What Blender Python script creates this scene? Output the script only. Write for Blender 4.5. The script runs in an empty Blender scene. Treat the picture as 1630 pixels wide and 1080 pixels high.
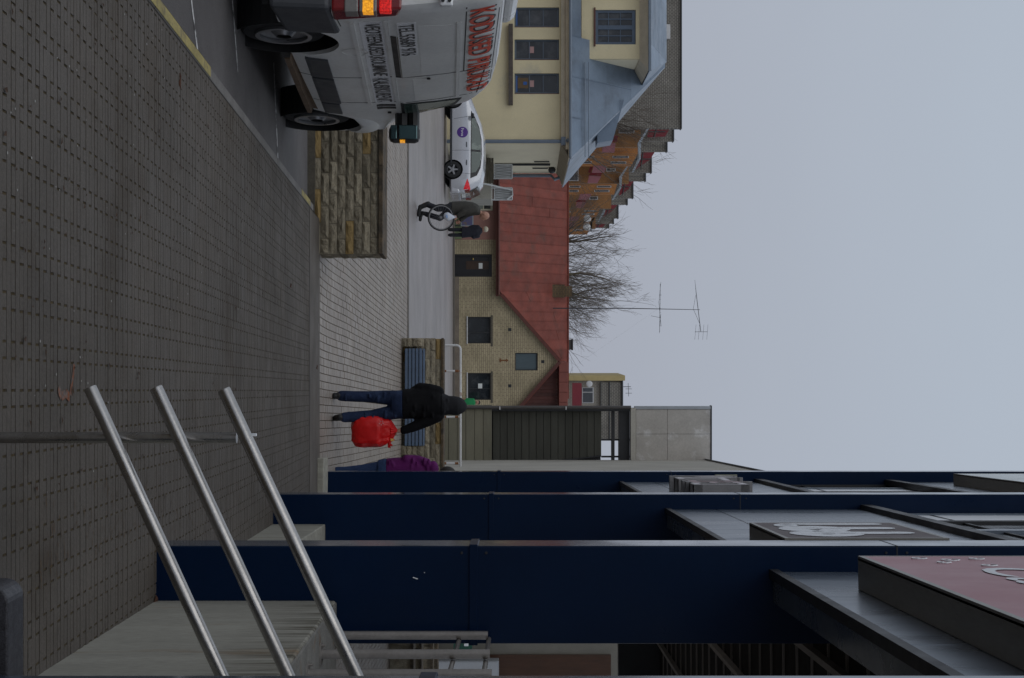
import bpy, bmesh, math, random
from mathutils import Vector, Matrix, noise as mnoise

# ------------------------------------------------------------------ camera, sky, sun, exposure
SC = bpy.context.scene
COL = SC.collection
F = 2417.0          # focal length in photo pixels
EZ = 2.44           # eye height over the plaza
cd = bpy.data.cameras.new('camera')
cam = bpy.data.objects.new('camera', cd)
COL.objects.link(cam)
cd.sensor_fit = 'HORIZONTAL'
cd.sensor_width = 36.0
cd.lens = 36.0 * F / 1630.0
cd.shift_x = -7.0 / 1630.0
cd.clip_start = 0.05
cd.clip_end = 3000
cam.matrix_world = Matrix(((0, -1, 0, 0), (0, 0, -1, 0), (1, 0, 0, EZ), (0, 0, 0, 1)))   # camera held upright: picture right is up
SC.camera = cam

W = bpy.data.worlds.new('World')
SC.world = W
W.use_nodes = True
wn = W.node_tree.nodes
wl = W.node_tree.links
bg = wn['Background']
tc = wn.new('ShaderNodeTexCoord')
sx = wn.new('ShaderNodeSeparateXYZ')
wl.new(tc.outputs['Generated'], sx.inputs[0])
rp = wn.new('ShaderNodeValToRGB')
rp.color_ramp.elements[0].position = 0.0
rp.color_ramp.elements[0].color = (0.368, 0.390, 0.455, 1)
rp.color_ramp.elements[1].position = 1.0
rp.color_ramp.elements[1].color = (0.52, 0.57, 0.64, 1)
e = rp.color_ramp.elements.new(0.30)
e.color = (0.425, 0.480, 0.560, 1)
wl.new(sx.outputs['Z'], rp.inputs[0])
nz = wn.new('ShaderNodeTexNoise')
nz.inputs['Scale'].default_value = 2.2
nz.inputs['Detail'].default_value = 4
mp = wn.new('ShaderNodeMapping')
mp.inputs['Scale'].default_value = (1, 1, 3)
wl.new(tc.outputs['Generated'], mp.inputs[0])
wl.new(mp.outputs[0], nz.inputs['Vector'])
mr = wn.new('ShaderNodeMapRange')
mr.inputs['To Min'].default_value = 0.955
mr.inputs['To Max'].default_value = 1.045
wl.new(nz.outputs['Fac'], mr.inputs['Value'])
mx = wn.new('ShaderNodeMix')
mx.data_type = 'RGBA'
mx.blend_type = 'MULTIPLY'
mx.inputs['Factor'].default_value = 1
wl.new(rp.outputs[0], mx.inputs['A'])
wl.new(mr.outputs[0], mx.inputs['B'])
wl.new(mx.outputs['Result'], bg.inputs['Color'])
bg.inputs['Strength'].default_value = 1.0

sd = bpy.data.lights.new('sun', 'SUN')
sun = bpy.data.objects.new('sun', sd)
COL.objects.link(sun)
sd.energy = 0.5
sd.angle = math.radians(50)
sd.color = (1.0, 0.97, 0.93)
sun.rotation_euler = Vector((0.30, 0.62, -0.75)).to_track_quat('-Z', 'Y').to_euler()

SC.view_settings.view_transform = 'Standard'
SC.view_settings.look = 'None'
SC.view_settings.exposure = 0.0
SC.view_settings.gamma = 1.0
SC.view_settings.use_curve_mapping = False

# ------------------------------------------------------------------ helpers
R = random.Random(7)
TH = math.atan(0.0538)


def P(u, h, Y):
    return Vector(((u - 540) / F * Y, Y, EZ + (h - 822) / F * Y))


def FW(t, s, z):
    c, q = math.cos(TH), math.sin(TH)
    return Vector((t * c + s * q, -t * q + s * c, z))


def tag(o, label=None, cat=None, group=None, kind=None):
    if label: o['label'] = label
    if cat: o['category'] = cat
    if group: o['group'] = group
    if kind: o['kind'] = kind
    return o


def thing(name, label, cat, loc=(0, 0, 0), rz=0.0, group=None, rot=None):
    o = bpy.data.objects.new(name, None)
    o.empty_display_size = 0.2
    COL.objects.link(o)
    o.location = loc
    o.rotation_euler = rot if rot else (0, 0, rz)
    return tag(o, label, cat, group)


class MB:
    def __init__(s):
        s.v = []; s.f = []

    def quad(s, a, b, c, d):
        n = len(s.v); s.v += [tuple(a), tuple(b), tuple(c), tuple(d)]; s.f.append((n, n + 1, n + 2, n + 3)); return s

    def poly(s, pts):
        n = len(s.v); s.v += [tuple(p) for p in pts]; s.f.append(tuple(range(n, n + len(pts)))); return s

    def box(s, x0, x1, y0, y1, z0, z1):
        if x0 > x1: x0, x1 = x1, x0
        if y0 > y1: y0, y1 = y1, y0
        if z0 > z1: z0, z1 = z1, z0
        return s.hexa([(x0, y0, z0), (x1, y0, z0), (x1, y1, z0), (x0, y1, z0), (x0, y0, z1), (x1, y0, z1), (x1, y1, z1), (x0, y1, z1)])

    def hexa(s, p):
        n = len(s.v); s.v += [tuple(q) for q in p]
        for f in ((3, 2, 1, 0), (4, 5, 6, 7), (0, 1, 5, 4), (1, 2, 6, 5), (2, 3, 7, 6), (3, 0, 4, 7)):
            s.f.append(tuple(n + i for i in f))
        return s

    def prism(s, pts, d):
        """pts: planar polygon of 3D points, d: offset vector"""
        n = len(s.v); k = len(pts); d = Vector(d)
        s.v += [tuple(p) for p in pts] + [tuple(Vector(p) + d) for p in pts]
        s.f.append(tuple(range(n + k - 1, n - 1, -1)))
        s.f.append(tuple(range(n + k, n + 2 * k)))
        for i in range(k):
            j = (i + 1) % k
            s.f.append((n + i, n + j, n + k + j, n + k + i))
        return s

    def tube(s, pts, r, seg=8, cap=True):
        pts = [Vector(p) for p in pts]
        rs = r if isinstance(r, (list, tuple)) else [r] * len(pts)
        n = len(s.v); k = len(pts); up = None
        for i, p in enumerate(pts):
            d = (pts[min(i + 1, k - 1)] - pts[max(i - 1, 0)])
            if d.length < 1e-9: d = Vector((0, 0, 1))
            d.normalize()
            if up is None or abs(up.dot(d)) > .99:
                up = Vector((0, 0, 1)) if abs(d.z) < .9 else Vector((1, 0, 0))
            a = d.cross(up).normalized(); b = a.cross(d).normalized(); up = b
            for j in range(seg):
                t = 2 * math.pi * j / seg
                s.v.append(tuple(p + (a * math.cos(t) + b * math.sin(t)) * rs[i]))
        for i in range(k - 1):
            for j in range(seg):
                q = (j + 1) % seg
                s.f.append((n + i * seg + j, n + (i + 1) * seg + j, n + (i + 1) * seg + q, n + i * seg + q))
        if cap:
            s.f.append(tuple(n + j for j in range(seg)))
            s.f.append(tuple(n + (k - 1) * seg + j for j in range(seg - 1, -1, -1)))
        return s

    def lathe(s, prof, axis, c, seg=24, closed=True):
        """prof: list of (along, radius); axis 'x','y','z'; c centre"""
        n = len(s.v); k = len(prof)
        for (l, r) in prof:
            for j in range(seg):
                t = 2 * math.pi * j / seg
                a, b = r * math.cos(t), r * math.sin(t)
                if axis == 'x': q = (c[0] + l, c[1] + a, c[2] + b)
                elif axis == 'y': q = (c[0] + a, c[1] + l, c[2] + b)
                else: q = (c[0] + a, c[1] + b, c[2] + l)
                s.v.append(q)
        m = k if closed else k - 1
        for i in range(m):
            i2 = (i + 1) % k
            for j in range(seg):
                q = (j + 1) % seg
                s.f.append((n + i * seg + j, n + i2 * seg + j, n + i2 * seg + q, n + i * seg + q))
        return s

    def sph(s, c, r, seg=16, rings=10, sc=(1, 1, 1), fn=None):
        n = len(s.v)
        for i in range(rings + 1):
            ph = math.pi * i / rings
            for j in range(seg):
                t = 2 * math.pi * j / seg
                d = Vector((math.sin(ph) * math.cos(t), math.sin(ph) * math.sin(t), math.cos(ph)))
                q = Vector((d.x * r * sc[0], d.y * r * sc[1], d.z * r * sc[2]))
                if fn: q = fn(d, q)
                s.v.append((c[0] + q.x, c[1] + q.y, c[2] + q.z))
        for i in range(rings):
            for j in range(seg):
                q = (j + 1) % seg
                s.f.append((n + i * seg + j, n + (i + 1) * seg + j, n + (i + 1) * seg + q, n + i * seg + q))
        return s

    def mesh(s, name):
        me = bpy.data.meshes.new(name)
        me.from_pydata(s.v, [], s.f)
        me.update()
        bm = bmesh.new(); bm.from_mesh(me)
        bmesh.ops.recalc_face_normals(bm, faces=bm.faces)
        bm.to_mesh(me); bm.free()
        return me

    def build(s, name, mat, parent=None, smooth=False, bevel=0, loc=None, fast=False):
        if fast:
            me = bpy.data.meshes.new(name); me.from_pydata(s.v, [], s.f); me.update()
        else:
            me = s.mesh(name)
        return link(name, me, mat, parent, smooth, bevel, loc)


def link(name, me, mat, parent=None, smooth=False, bevel=0, loc=None):
    o = bpy.data.objects.new(name, me)
    COL.objects.link(o)
    if mat is not None:
        me.materials.clear()
        me.materials.append(mat)
    if smooth:
        me.shade_smooth()
        if smooth != 'all':
            me.set_sharp_from_angle(angle=math.radians(38))
    if bevel:
        m = o.modifiers.new('bevel', 'BEVEL'); m.width = bevel; m.segments = 2; m.limit_method = 'ANGLE'
    if parent: o.parent = parent
    if loc: o.location = loc
    return o


def box(name, mat, parent, x0, x1, y0, y1, z0, z1, bevel=0):
    return MB().box(x0, x1, y0, y1, z0, z1).build(name, mat, parent, bevel=bevel)


def copy_part(o, parent, loc=None):
    c = o.copy(); COL.objects.link(c); c.parent = parent
    if loc is not None: c.location = loc
    return c


# ------------------------------------------------------------------ materials
def _nodes(name):
    m = bpy.data.materials.new(name); m.use_nodes = True
    nt = m.node_tree
    return m, nt, nt.nodes['Principled BSDF']


def _co(nt, scale=None):
    t = nt.nodes.new('ShaderNodeTexCoord')
    if scale is None: return t.outputs['Object']
    mpn = nt.nodes.new('ShaderNodeMapping')
    mpn.inputs['Scale'].default_value = scale
    nt.links.new(t.outputs['Object'], mpn.inputs[0])
    return mpn.outputs[0]


def _noise(nt, co, scale, detail=5, rough=.6):
    n = nt.nodes.new('ShaderNodeTexNoise')
    n.inputs['Scale'].default_value = scale; n.inputs['Detail'].default_value = detail; n.inputs['Roughness'].default_value = rough
    nt.links.new(co, n.inputs['Vector'])
    return n.outputs['Fac']


def _mul(nt, col, fac):
    x = nt.nodes.new('ShaderNodeMix'); x.data_type = 'RGBA'; x.blend_type = 'MULTIPLY'; x.inputs['Factor'].default_value = 1
    nt.links.new(col, x.inputs['A']); nt.links.new(fac, x.inputs['B'])
    return x.outputs['Result']


def _rng(nt, val, lo, hi, a=.3, b=.7):
    x = nt.nodes.new('ShaderNodeMapRange')
    x.inputs['From Min'].default_value = a; x.inputs['From Max'].default_value = b
    x.inputs['To Min'].default_value = lo; x.inputs['To Max'].default_value = hi
    nt.links.new(val, x.inputs['Value'])
    return x.outputs[0]


def mat(name, c, rough=.7, var=.12, sc=3.0, fine=0.08, fsc=60.0, bump=0.0, bsc=80.0, metal=0.0, spec=.5, rnd=0.0,
        stretch=None, stain_or_sheen=None, emit=None, es=1.0, coat=0.0, trans=0.0):
    m, nt, b = _nodes(name)
    b.inputs['Roughness'].default_value = rough
    b.inputs['Metallic'].default_value = metal
    b.inputs['Specular IOR Level'].default_value = spec
    b.inputs['Coat Weight'].default_value = coat
    b.inputs['Coat Roughness'].default_value = .06
    co = _co(nt, stretch)
    rgb = nt.nodes.new('ShaderNodeRGB'); rgb.outputs[0].default_value = (*c, 1)
    out = rgb.outputs[0]
    if stain_or_sheen:
        col2, amt, ssc, lo, hi = stain_or_sheen
        f = _rng(nt, _noise(nt, co, ssc, 7, .68), 0, amt, lo, hi)
        x = nt.nodes.new('ShaderNodeMix'); x.data_type = 'RGBA'
        nt.links.new(f, x.inputs['Factor']); nt.links.new(out, x.inputs['A'])
        x.inputs['B'].default_value = (*col2, 1)
        out = x.outputs['Result']
    if var: out = _mul(nt, out, _rng(nt, _noise(nt, co, sc), 1 - var, 1 + var))
    if fine: out = _mul(nt, out, _rng(nt, _noise(nt, co, fsc, 3), 1 - fine, 1 + fine))
    if rnd:
        oi = nt.nodes.new('ShaderNodeObjectInfo')
        out = _mul(nt, out, _rng(nt, oi.outputs['Random'], 1 - rnd, 1 + rnd, 0, 1))
    nt.links.new(out, b.inputs['Base Color'])
    if var and rough > .15:
        nt.links.new(_rng(nt, _noise(nt, co, sc * 1.7), max(rough - .1, .05), min(rough + .1, 1)), b.inputs['Roughness'])
    if bump:
        bn = nt.nodes.new('ShaderNodeBump'); bn.inputs['Strength'].default_value = bump; bn.inputs['Distance'].default_value = .02
        nt.links.new(_noise(nt, co, bsc, 6), bn.inputs['Height']); nt.links.new(bn.outputs[0], b.inputs['Normal'])
    if emit:
        b.inputs['Emission Color'].default_value = (*emit, 1); nt.links.new(_rng(nt, _noise(nt, co, fsc * .45, 2), es * .25, es * 1.9), b.inputs['Emission Strength'])
    return m


def brick_mat(name, c1, c2, mort, bw, bh, mw=.012, axis='x', rough=.85, stain_or_sheen=.2, off=.5, low=None):
    m, nt, b = _nodes(name)
    t = nt.nodes.new('ShaderNodeTexCoord'); sp = nt.nodes.new('ShaderNodeSeparateXYZ'); cb = nt.nodes.new('ShaderNodeCombineXYZ')
    nt.links.new(t.outputs['Object'], sp.inputs[0])
    if axis == 'x': nt.links.new(sp.outputs['X'], cb.inputs['X'])
    elif axis == 'y': nt.links.new(sp.outputs['Y'], cb.inputs['X'])
    else:
        ad = nt.nodes.new('ShaderNodeMath'); nt.links.new(sp.outputs['X'], ad.inputs[0]); nt.links.new(sp.outputs['Y'], ad.inputs[1])
        nt.links.new(ad.outputs[0], cb.inputs['X'])
    nt.links.new(sp.outputs['Z'], cb.inputs['Y'])
    br = nt.nodes.new('ShaderNodeTexBrick')
    br.inputs['Color1'].default_value = (*c1, 1); br.inputs['Color2'].default_value = (*c2, 1); br.inputs['Mortar'].default_value = (*mort, 1)
    br.inputs['Scale'].default_value = 1; br.inputs['Brick Width'].default_value = bw; br.inputs['Row Height'].default_value = bh
    br.inputs['Mortar Size'].default_value = mw; br.inputs['Mortar Smooth'].default_value = .3; br.offset = off
    nt.links.new(cb.outputs[0], br.inputs['Vector'])
    co = t.outputs['Object']
    out = _mul(nt, br.outputs['Color'], _rng(nt, _noise(nt, co, .7, 6), 1 - stain_or_sheen, 1 + stain_or_sheen))
    out = _mul(nt, out, _rng(nt, _noise(nt, co, 9, 4), .9, 1.1))
    nt.links.new(out, b.inputs['Base Color'])
    b.inputs['Roughness'].default_value = rough; b.inputs['Specular IOR Level'].default_value = .25
    bn = nt.nodes.new('ShaderNodeBump'); bn.inputs['Strength'].default_value = .5; bn.inputs['Distance'].default_value = .01; bn.invert = True
    nt.links.new(br.outputs['Fac'], bn.inputs['Height']); nt.links.new(bn.outputs[0], b.inputs['Normal'])
    return m


def glass(name, c=(.02, .025, .03), rough=.06, spec=.6):
    return mat(name, c, rough=rough, var=.3, sc=1.5, fine=0, spec=spec, stain_or_sheen=((.085, .09, .095), .7, 1.6, .52, .68))  # pale grey patches paint uneven reflections into the panes


M = {}
M['slat'] = mat('slat_concrete', (.104, .089, .075), .72, .16, 1.3, .22, 90, .35, 160, spec=.35, stain_or_sheen=((.055, .038, .022), .6, .9, .54, .70))
M['joint'] = mat('joint_dirt', (.088, .068, .040), .95, .3, 9, .3, 90, spec=.1)
M['band'] = mat('band_concrete', (.106, .091, .077), .74, .25, 1.5, .15, 70, .2, 120, spec=.4)
M['asphalt'] = mat('asphalt', (.112, .103, .101), .68, .22, .9, .4, 140, .5, 220, spec=.4, stain_or_sheen=((.13, .122, .12), .5, .5, .48, .7))
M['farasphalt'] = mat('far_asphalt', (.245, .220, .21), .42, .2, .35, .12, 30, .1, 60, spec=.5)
M['paver'] = mat('paver', (.288, .246, .210), .50, .16, 1.1, .12, 60, .2, 130, rnd=.08, spec=.42)
M['ground'] = mat('ground_soil', (.12, .115, .105), .9, .2, .2, .1, 9)
M['kerb'] = mat('kerb_stone', (.17, .158, .148), .75, .18, 3, .2, 80, .3, 140, rnd=.08)
M['yellow'] = mat('yellow_paint', (.36, .29, .10), .7, .25, 5, .25, 60, .2, 120, stain_or_sheen=((.12, .10, .08), .75, 9, .50, .62))
M['white_line'] = mat('white_line_paint', (.60, .59, .58), .7, .2, 6, .3, 60, stain_or_sheen=((.08, .075, .075), 1.0, 13, .50, .58))
M['navy'] = mat('navy_metal', (.0019, .0118, .039), .36, .12, 1.2, .05, 40, .05, 3, spec=.13)
M['navy_sheen'] = mat('navy_sheen_metal', (.030, .055, .105), .16, .1, 1.2, .05, 40, spec=1.0, metal=.35)  # lighter navy puts the sky's reflection into the pillars' street side
M['panel'] = mat('grey_metal_panel', (.17, .20, .24), .30, .10, 1.5, .04, 40, metal=.45, stretch=(1, 1, .3))
M['darkmetal'] = mat('dark_metal', (.028, .029, .032), .5, .15, 2, .05, 40, spec=.4)
M['ceiling'] = mat('dark_ceiling', (.03, .028, .027), .85, .1, 2, .05, 40, spec=.1)
M['ceil_line'] = mat('ceiling_strip', (.30, .27, .25), .6, .1, 2, .05, 40)
M['alu'] = mat('brushed_aluminium', (.235, .225, .20), .42, .14, 2, .1, 70, metal=.3, stretch=(1, .15, 1))
M['steel'] = mat('brushed_steel', (.40, .385, .37), .30, .12, 5, .1, 120, .04, 200, metal=.95)
M['concrete'] = mat('cast_concrete', (.33, .315, .265), .8, .26, 2.2, .14, 30, .25, 40, spec=.3, stretch=(5, 5, .45), stain_or_sheen=((.17, .10, .04), .5, .9, .60, .72))
M['concrete_top'] = mat('concrete_top', (.20, .19, .17), .85, .2, 4, .2, 60, .3, 90, stain_or_sheen=((.20, .10, .02), .7, 6, .58, .68))
M['granite'] = mat('dark_granite', (.045, .045, .052), .45, .2, 30, .7, 220, .1, 200, spec=.4)
M['pink'] = mat('pink_sign_face', (.46, .25, .275), .5, .06, 1.2, .02, 30, spec=.15)
M['sign_grey'] = mat('grey_sign_face', (.165, .14, .142), .6, .06, 1.2, .02, 30, spec=.12)
M['white'] = mat('white_print', (.80, .82, .85), .6, .04, 3, .02, 30)
M['sign_white'] = mat('white_sign_face', (.62, .67, .66), .3, .04, 3, .02, 30)
M['beige_box'] = mat('beige_plastic', (.27, .27, .20), .6, .08, 6, .05, 40)
M['stone'] = mat('rock_faced_stone', (.285, .25, .185), .9, .34, 7, .25, 60, .6, 50, rnd=.32, spec=.2, stain_or_sheen=((.13, .085, .035), .55, 5, .5, .66))
M['stone_ochre'] = mat('ochre_stone', (.27, .19, .085), .88, .22, 7, .2, 60, .5, 50, rnd=.2, spec=.2)
M['mortar'] = mat('mortar', (.10, .088, .068), .95, .2, 10, .2, 70)
M['cap'] = mat('wall_cap', (.105, .075, .045), .9, .35, 8, .3, 60, .5, 60, stain_or_sheen=((.03, .027, .022), .8, 5, .45, .6))
M['bench'] = mat('blue_bench_paint', (.075, .115, .185), .45, .12, 5, .06, 50, spec=.5)
M['barrier'] = mat('white_barrier_paint', (.60, .60, .60), .45, .1, 5, .05, 50, stain_or_sheen=((.25, .09, .03), .9, 2.2, .62, .68))
M['rust'] = mat('rust', (.20, .085, .035), .9, .3, 20, .2, 60)


def weathered_top(m, z0, z1, col):
    """dark run-off stains hanging from a wall's top edge (object z0..z1), broken up by noise"""
    nt = m.node_tree; b = nt.nodes['Principled BSDF']
    src = b.inputs['Base Color'].links[0].from_socket
    t = nt.nodes.new('ShaderNodeTexCoord'); sp = nt.nodes.new('ShaderNodeSeparateXYZ'); nt.links.new(t.outputs['Object'], sp.inputs[0])
    g_ = _rng(nt, sp.outputs['Z'], 0, 1, z0, z1)
    n = _rng(nt, _noise(nt, _co(nt, (9, 9, .9)), 1.6, 6), 0, 1, .42, .62)
    mm = nt.nodes.new('ShaderNodeMath'); mm.operation = 'MULTIPLY'; nt.links.new(g_, mm.inputs[0]); nt.links.new(n, mm.inputs[1])
    x = nt.nodes.new('ShaderNodeMix'); x.data_type = 'RGBA'; nt.links.new(mm.outputs[0], x.inputs['Factor']); nt.links.new(src, x.inputs['A'])
    x.inputs['B'].default_value = (*col, 1); nt.links.new(x.outputs['Result'], b.inputs['Base Color'])


M['ramp_concrete'] = mat('ramp_concrete', (.31, .295, .25), .8, .13, 1.6, .14, 30, .25, 40, spec=.3, stretch=(2.2, 2.2, .5), stain_or_sheen=((.20, .11, .035), .6, .9, .60, .70))
weathered_top(M['ramp_concrete'], .62, .95, (.10, .088, .062))
# ------------------------------------------------------------------ ground, pavement, road, plaza
def zpav(Y): return .94 - .0505 * Y
def zroad(Y): return .76 - .0443 * Y
def xk(Y): return -1.742 + .0225 * (Y - 7.8)


PROF = [(18.0, .0), (34, 0), (38, -.02), (55, -.16), (61, -.27), (75, -.66), (90, -.72), (400, -.9)]


def zfar(Y):
    for (a, za), (b, zb) in zip(PROF, PROF[1:]):
        if Y <= b: return za + (zb - za) * (Y - a) / (b - a)
    return PROF[-1][1]


g = MB().quad((-900, -60, -1.6), (900, -60, -1.6), (900, 1800, -1.6), (-900, 1800, -1.6)).build('ground', M['ground'])
tag(g, kind='structure')

Y0, Y1 = 1.5, 17.5
SD = .005
b = MB()
b.quad((xk(Y0), Y0, zpav(Y0) - SD), (3.6, Y0, zpav(Y0) - SD), (3.6, Y1, zpav(Y1) - SD), (xk(Y1), Y1, zpav(Y1) - SD))
b.quad((xk(Y0), Y0, zpav(Y0) - SD), (xk(Y1), Y1, zpav(Y1) - SD), (xk(Y1), Y1, zpav(Y1) - .6), (xk(Y0), Y0, zpav(Y0) - .6))
pav = b.build('pavement', M['joint']); tag(pav, kind='structure')


def hexa_fast(v, f, x0, x1, ya, yb, top, dep, tw=0.0):
    n = len(v)
    for (x, y) in ((x0, ya), (x1, ya), (x1, yb), (x0, yb)): v.append((x, y, zpav(y) + top + tw))
    for (x, y) in ((x0, ya), (x1, ya), (x1, yb), (x0, yb)): v.append((x, y, zpav(y) - dep))
    f.append((n, n + 1, n + 2, n + 3)); f.append((n, n + 4, n + 5, n + 1)); f.append((n + 3, n + 2, n + 6, n + 7))
    f.append((n, n + 3, n + 7, n + 4)); f.append((n + 1, n + 5, n + 6, n + 2))


sv = MB(); PT = .0535; row = 0; Y = 4.3
while Y < Y1 - PT:
    ya, yb = Y + .0030, Y + PT - .0030
    sh = .034 * Y
    XR = 2.1
    if row % 2 == 0:
        x = xk(Y) + .006
        while x < XR:
            x2 = XR
            hexa_fast(sv.v, sv.f, x, x2, ya, yb, 0, .02, R.uniform(-.0016, .0008)); x = XR
    else:
        k0 = math.floor((xk(Y) - sh) / .17) - 1
        x = xk(Y) + .006
        holes = []
        k = k0
        while True:
            for q in (0, .058):
                hx = sh + k * .17 + q
                holes.append(hx)
            if sh + k * .17 > XR: break
            k += 1
        for hx in holes:
            if hx - .0052 > x + .01:
                hexa_fast(sv.v, sv.f, x, min(hx - .0052, XR), ya, yb, 0, .02, R.uniform(-.0018, .0008)); x = hx + .0052
            if x > XR: break
    Y += PT; row += 1
so = sv.build('slat', M['slat'], pav, fast=True); tag(so, kind='stuff')
# plain concrete band before the plaza, bending level
b = MB()
ys = [17.5 + i * (18.9 - 17.5) / 8 for i in range(9)]
def zb(Y):
    t = max(0, min(1, (Y - 17.5) / 3.1))
    return zpav(Y) * (1 - t) + 0.0 * t if Y < 18.62 else max(-.02, zpav(Y) * (1 - t))
for a, c in zip(ys, ys[1:]):
    b.quad((xk(a), a, zb(a)), (3.6, a, zb(a)), (3.6, c, zb(c)), (xk(c), c, zb(c)))
b.quad((xk(17.5), 17.5, zb(17.5)), (xk(18.9), 18.9, zb(18.9)), (xk(18.9), 18.9, -.6), (xk(17.5), 17.5, -.6))
o = b.build('pavement_band', M['band']); tag(o, kind='structure')

# kerb stones along the road
ks = thing('kerb', None, None); tag(ks, kind='structure')
Y = 2.0
while Y < 17.6:
    Y2 = Y + 1.0
    b = MB()
    def kp(y, dx, z): return (xk(y) + dx, y, z)
    a, c = Y + .004, Y2 - .004
    b.hexa([kp(a, -.09, zroad(a) - .2), kp(a, -.003, zroad(a) - .2), kp(c, -.003, zroad(c) - .2), kp(c, -.09, zroad(c) - .2),
            kp(a, -.08, zpav(a) + .003), kp(a, -.003, zpav(a) + .003), kp(c, -.003, zpav(c) + .003), kp(c, -.08, zpav(c) + .003)])
    b.build('kerb_stone', M['kerb'], ks, bevel=.008)
    Y = Y2
# yellow paint on the kerb tops
for (a, c) in ((2.0, 9.9), (16.45, 17.55)):
    b = MB(); n = 14
    for i in range(n):
        y0, y1 = a + (c - a) * i / n, a + (c - a) * (i + 1) / n
        b.quad((xk(y0) - .078, y0, zpav(y0) + .007), (xk(y0) - .012, y0, zpav(y0) + .007), (xk(y1) - .012, y1, zpav(y1) + .007), (xk(y1) - .078, y1, zpav(y1) + .007))
        b.quad((xk(y0) - .094, y0, zroad(y0) + .02), (xk(y0) - .084, y0, zpav(y0) + .004), (xk(y1) - .084, y1, zpav(y1) + .004), (xk(y1) - .094, y1, zroad(y1) + .02))
    o = b.build('kerb_marking', M['yellow']); tag(o, kind='structure')

# road
b = MB(); ys = [-10 + i * 2.0 for i in range(15)]
for a, c in zip(ys, ys[1:]):
    c = min(c, 18.75)
    b.quad((-14, a, zroad(a)), (xk(a) - .05, a, zroad(a)), (xk(c) - .05, c, zroad(c)), (-14, c, zroad(c)))
b.quad((-14, 18.75, zroad(18.75)), (-1.0, 18.75, zroad(18.75)), (-1.0, 16, zroad(16)), (-14, 16, zroad(16) - .0))
road = MB(); road.v, road.f = b.v[:-4], b.f[:-1]
o = road.build('road', M['asphalt']); tag(o, kind='structure')


def road_hit(u, h):
    k = (822 - h) / F; Y = (EZ - .76) / (k - .0443); return Vector(((u - 540) / F * Y, Y, zroad(Y)))


for (p, q, w) in (((0, 303.7), (92, 315), .035), ((0, 369), (115, 378), .035), ((100, 435), (256, 442), .05)):
    a, c = road_hit(*p), road_hit(*q)
    d = (c - a).normalized(); sd_ = Vector((-d.y, d.x, 0)).normalized() * w / 2; up = Vector((0, 0, .004))
    if p[0] == 0: a = a - d * 1.2
    b = MB(); n = 10
    for i in range(n):
        s0, s1 = a + (c - a) * (i / n), a + (c - a) * ((i + 1) / n)
        s0.z, s1.z = zroad(s0.y), zroad(s1.y)
        b.quad(s0 - sd_ + up, s0 + sd_ + up, s1 + sd_ + up, s1 - sd_ + up)
    o = b.build('road_marking', M['white_line']); tag(o, kind='structure')

# plaza of small concrete pavers
def zpl(Y):
    """the plaza dips gently behind the band, then runs level"""
    t = max(0, min(1, (Y - 18.6) / 3.2))
    return -.045 * math.sin(math.pi * t) * (1 - .3 * t)
pz = MB(); ys = [18.62 + i * .35 for i in range(12)] + [24, 28, 34.0]
for a, c in zip(ys, ys[1:]):
    xl_ = -1.06 if a < 19.2 else -12
    pz.quad((xl_, a, zpl(a) - .012), (10, a, zpl(a) - .012), (10, c, zpl(c) - .012), (xl_, c, zpl(c) - .012))
plaza = pz.build('plaza', M['joint']); tag(plaza, kind='structure')
st = MB(); cand = []
PW, PL = .100, .200
ts = math.tan(TH)
for i in range(-95, 75):
    t0 = i * PW
    Y = 18.9 + (PL / 2 if i % 2 else 0) - PL
    while Y < 33.9:
        a, c = max(Y, 18.75) + .004, min(Y + PL, 34) - .004
        x0 = t0 + .004 + ts * (Y - 0); x1 = t0 + PW - .004 + ts * (Y - 0)
        Y += PL
        if c - a < .03: continue
        if x0 < -.235 * a - .3 or x1 > .228 * a + .4: continue
        if x1 < -.0559 * a - .12 and a < 26.0: continue
        cand.append((x0, x1, a, c))
cand.sort(key=lambda q: q[2] + abs((q[0] + q[1]) / 2 + .1) * .15)
def paver(bm, q, z):
    x0, x1, a, c = q
    za, zc = zpl(a) + z, zpl(c) + z
    n = len(bm.v); e_ = .003; k = ts * (c - a)
    bm.v += [(x0, a, za - .02), (x1, a, za - .02), (x1 + k, c, zc - .02), (x0 + k, c, zc - .02), (x0, a, za - .003), (x1, a, za - .003), (x1 + k, c, zc - .003), (x0 + k, c, zc - .003),
             (x0 + e_, a + e_, za), (x1 - e_, a + e_, za), (x1 + k - e_, c - e_, zc), (x0 + k + e_, c - e_, zc)]
    for f in ((0, 1, 5, 4), (1, 2, 6, 5), (2, 3, 7, 6), (3, 0, 4, 7), (4, 5, 9, 8), (5, 6, 10, 9), (6, 7, 11, 10), (7, 4, 8, 11), (8, 9, 10, 11)):
        bm.f.append(tuple(n + j for j in f))
near = 0
for q in cand:
    vis = -1.0 < q[0] < .58 and q[2] < 26
    if vis and near < 295:
        near += 1
        b = MB(); paver(b, q, R.uniform(-.003, .003)); b.build('paver', M['paver'], plaza, fast=True)
    else:
        paver(st, q, R.uniform(-.003, .003))
o = st.build('paver_field', M['paver'], plaza, fast=True); tag(o, kind='stuff')

# asphalt yard beyond the plaza
b = MB(); ys = [34.0, 36, 38, 45, 55, 61, 68, 75, 90, 200, 400]
for a, c in zip(ys, ys[1:]):
    b.quad((-150, a, zfar(a) + (.0 if a > 34 else .004)), (120, a, zfar(a)), (120, c, zfar(c)), (-150, c, zfar(c)))
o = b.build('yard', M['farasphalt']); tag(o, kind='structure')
o = box('yard_kerb', M['kerb'], None, -14, .0, 33.95, 34.12, -.1, .03); tag(o, kind='structure')
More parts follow.
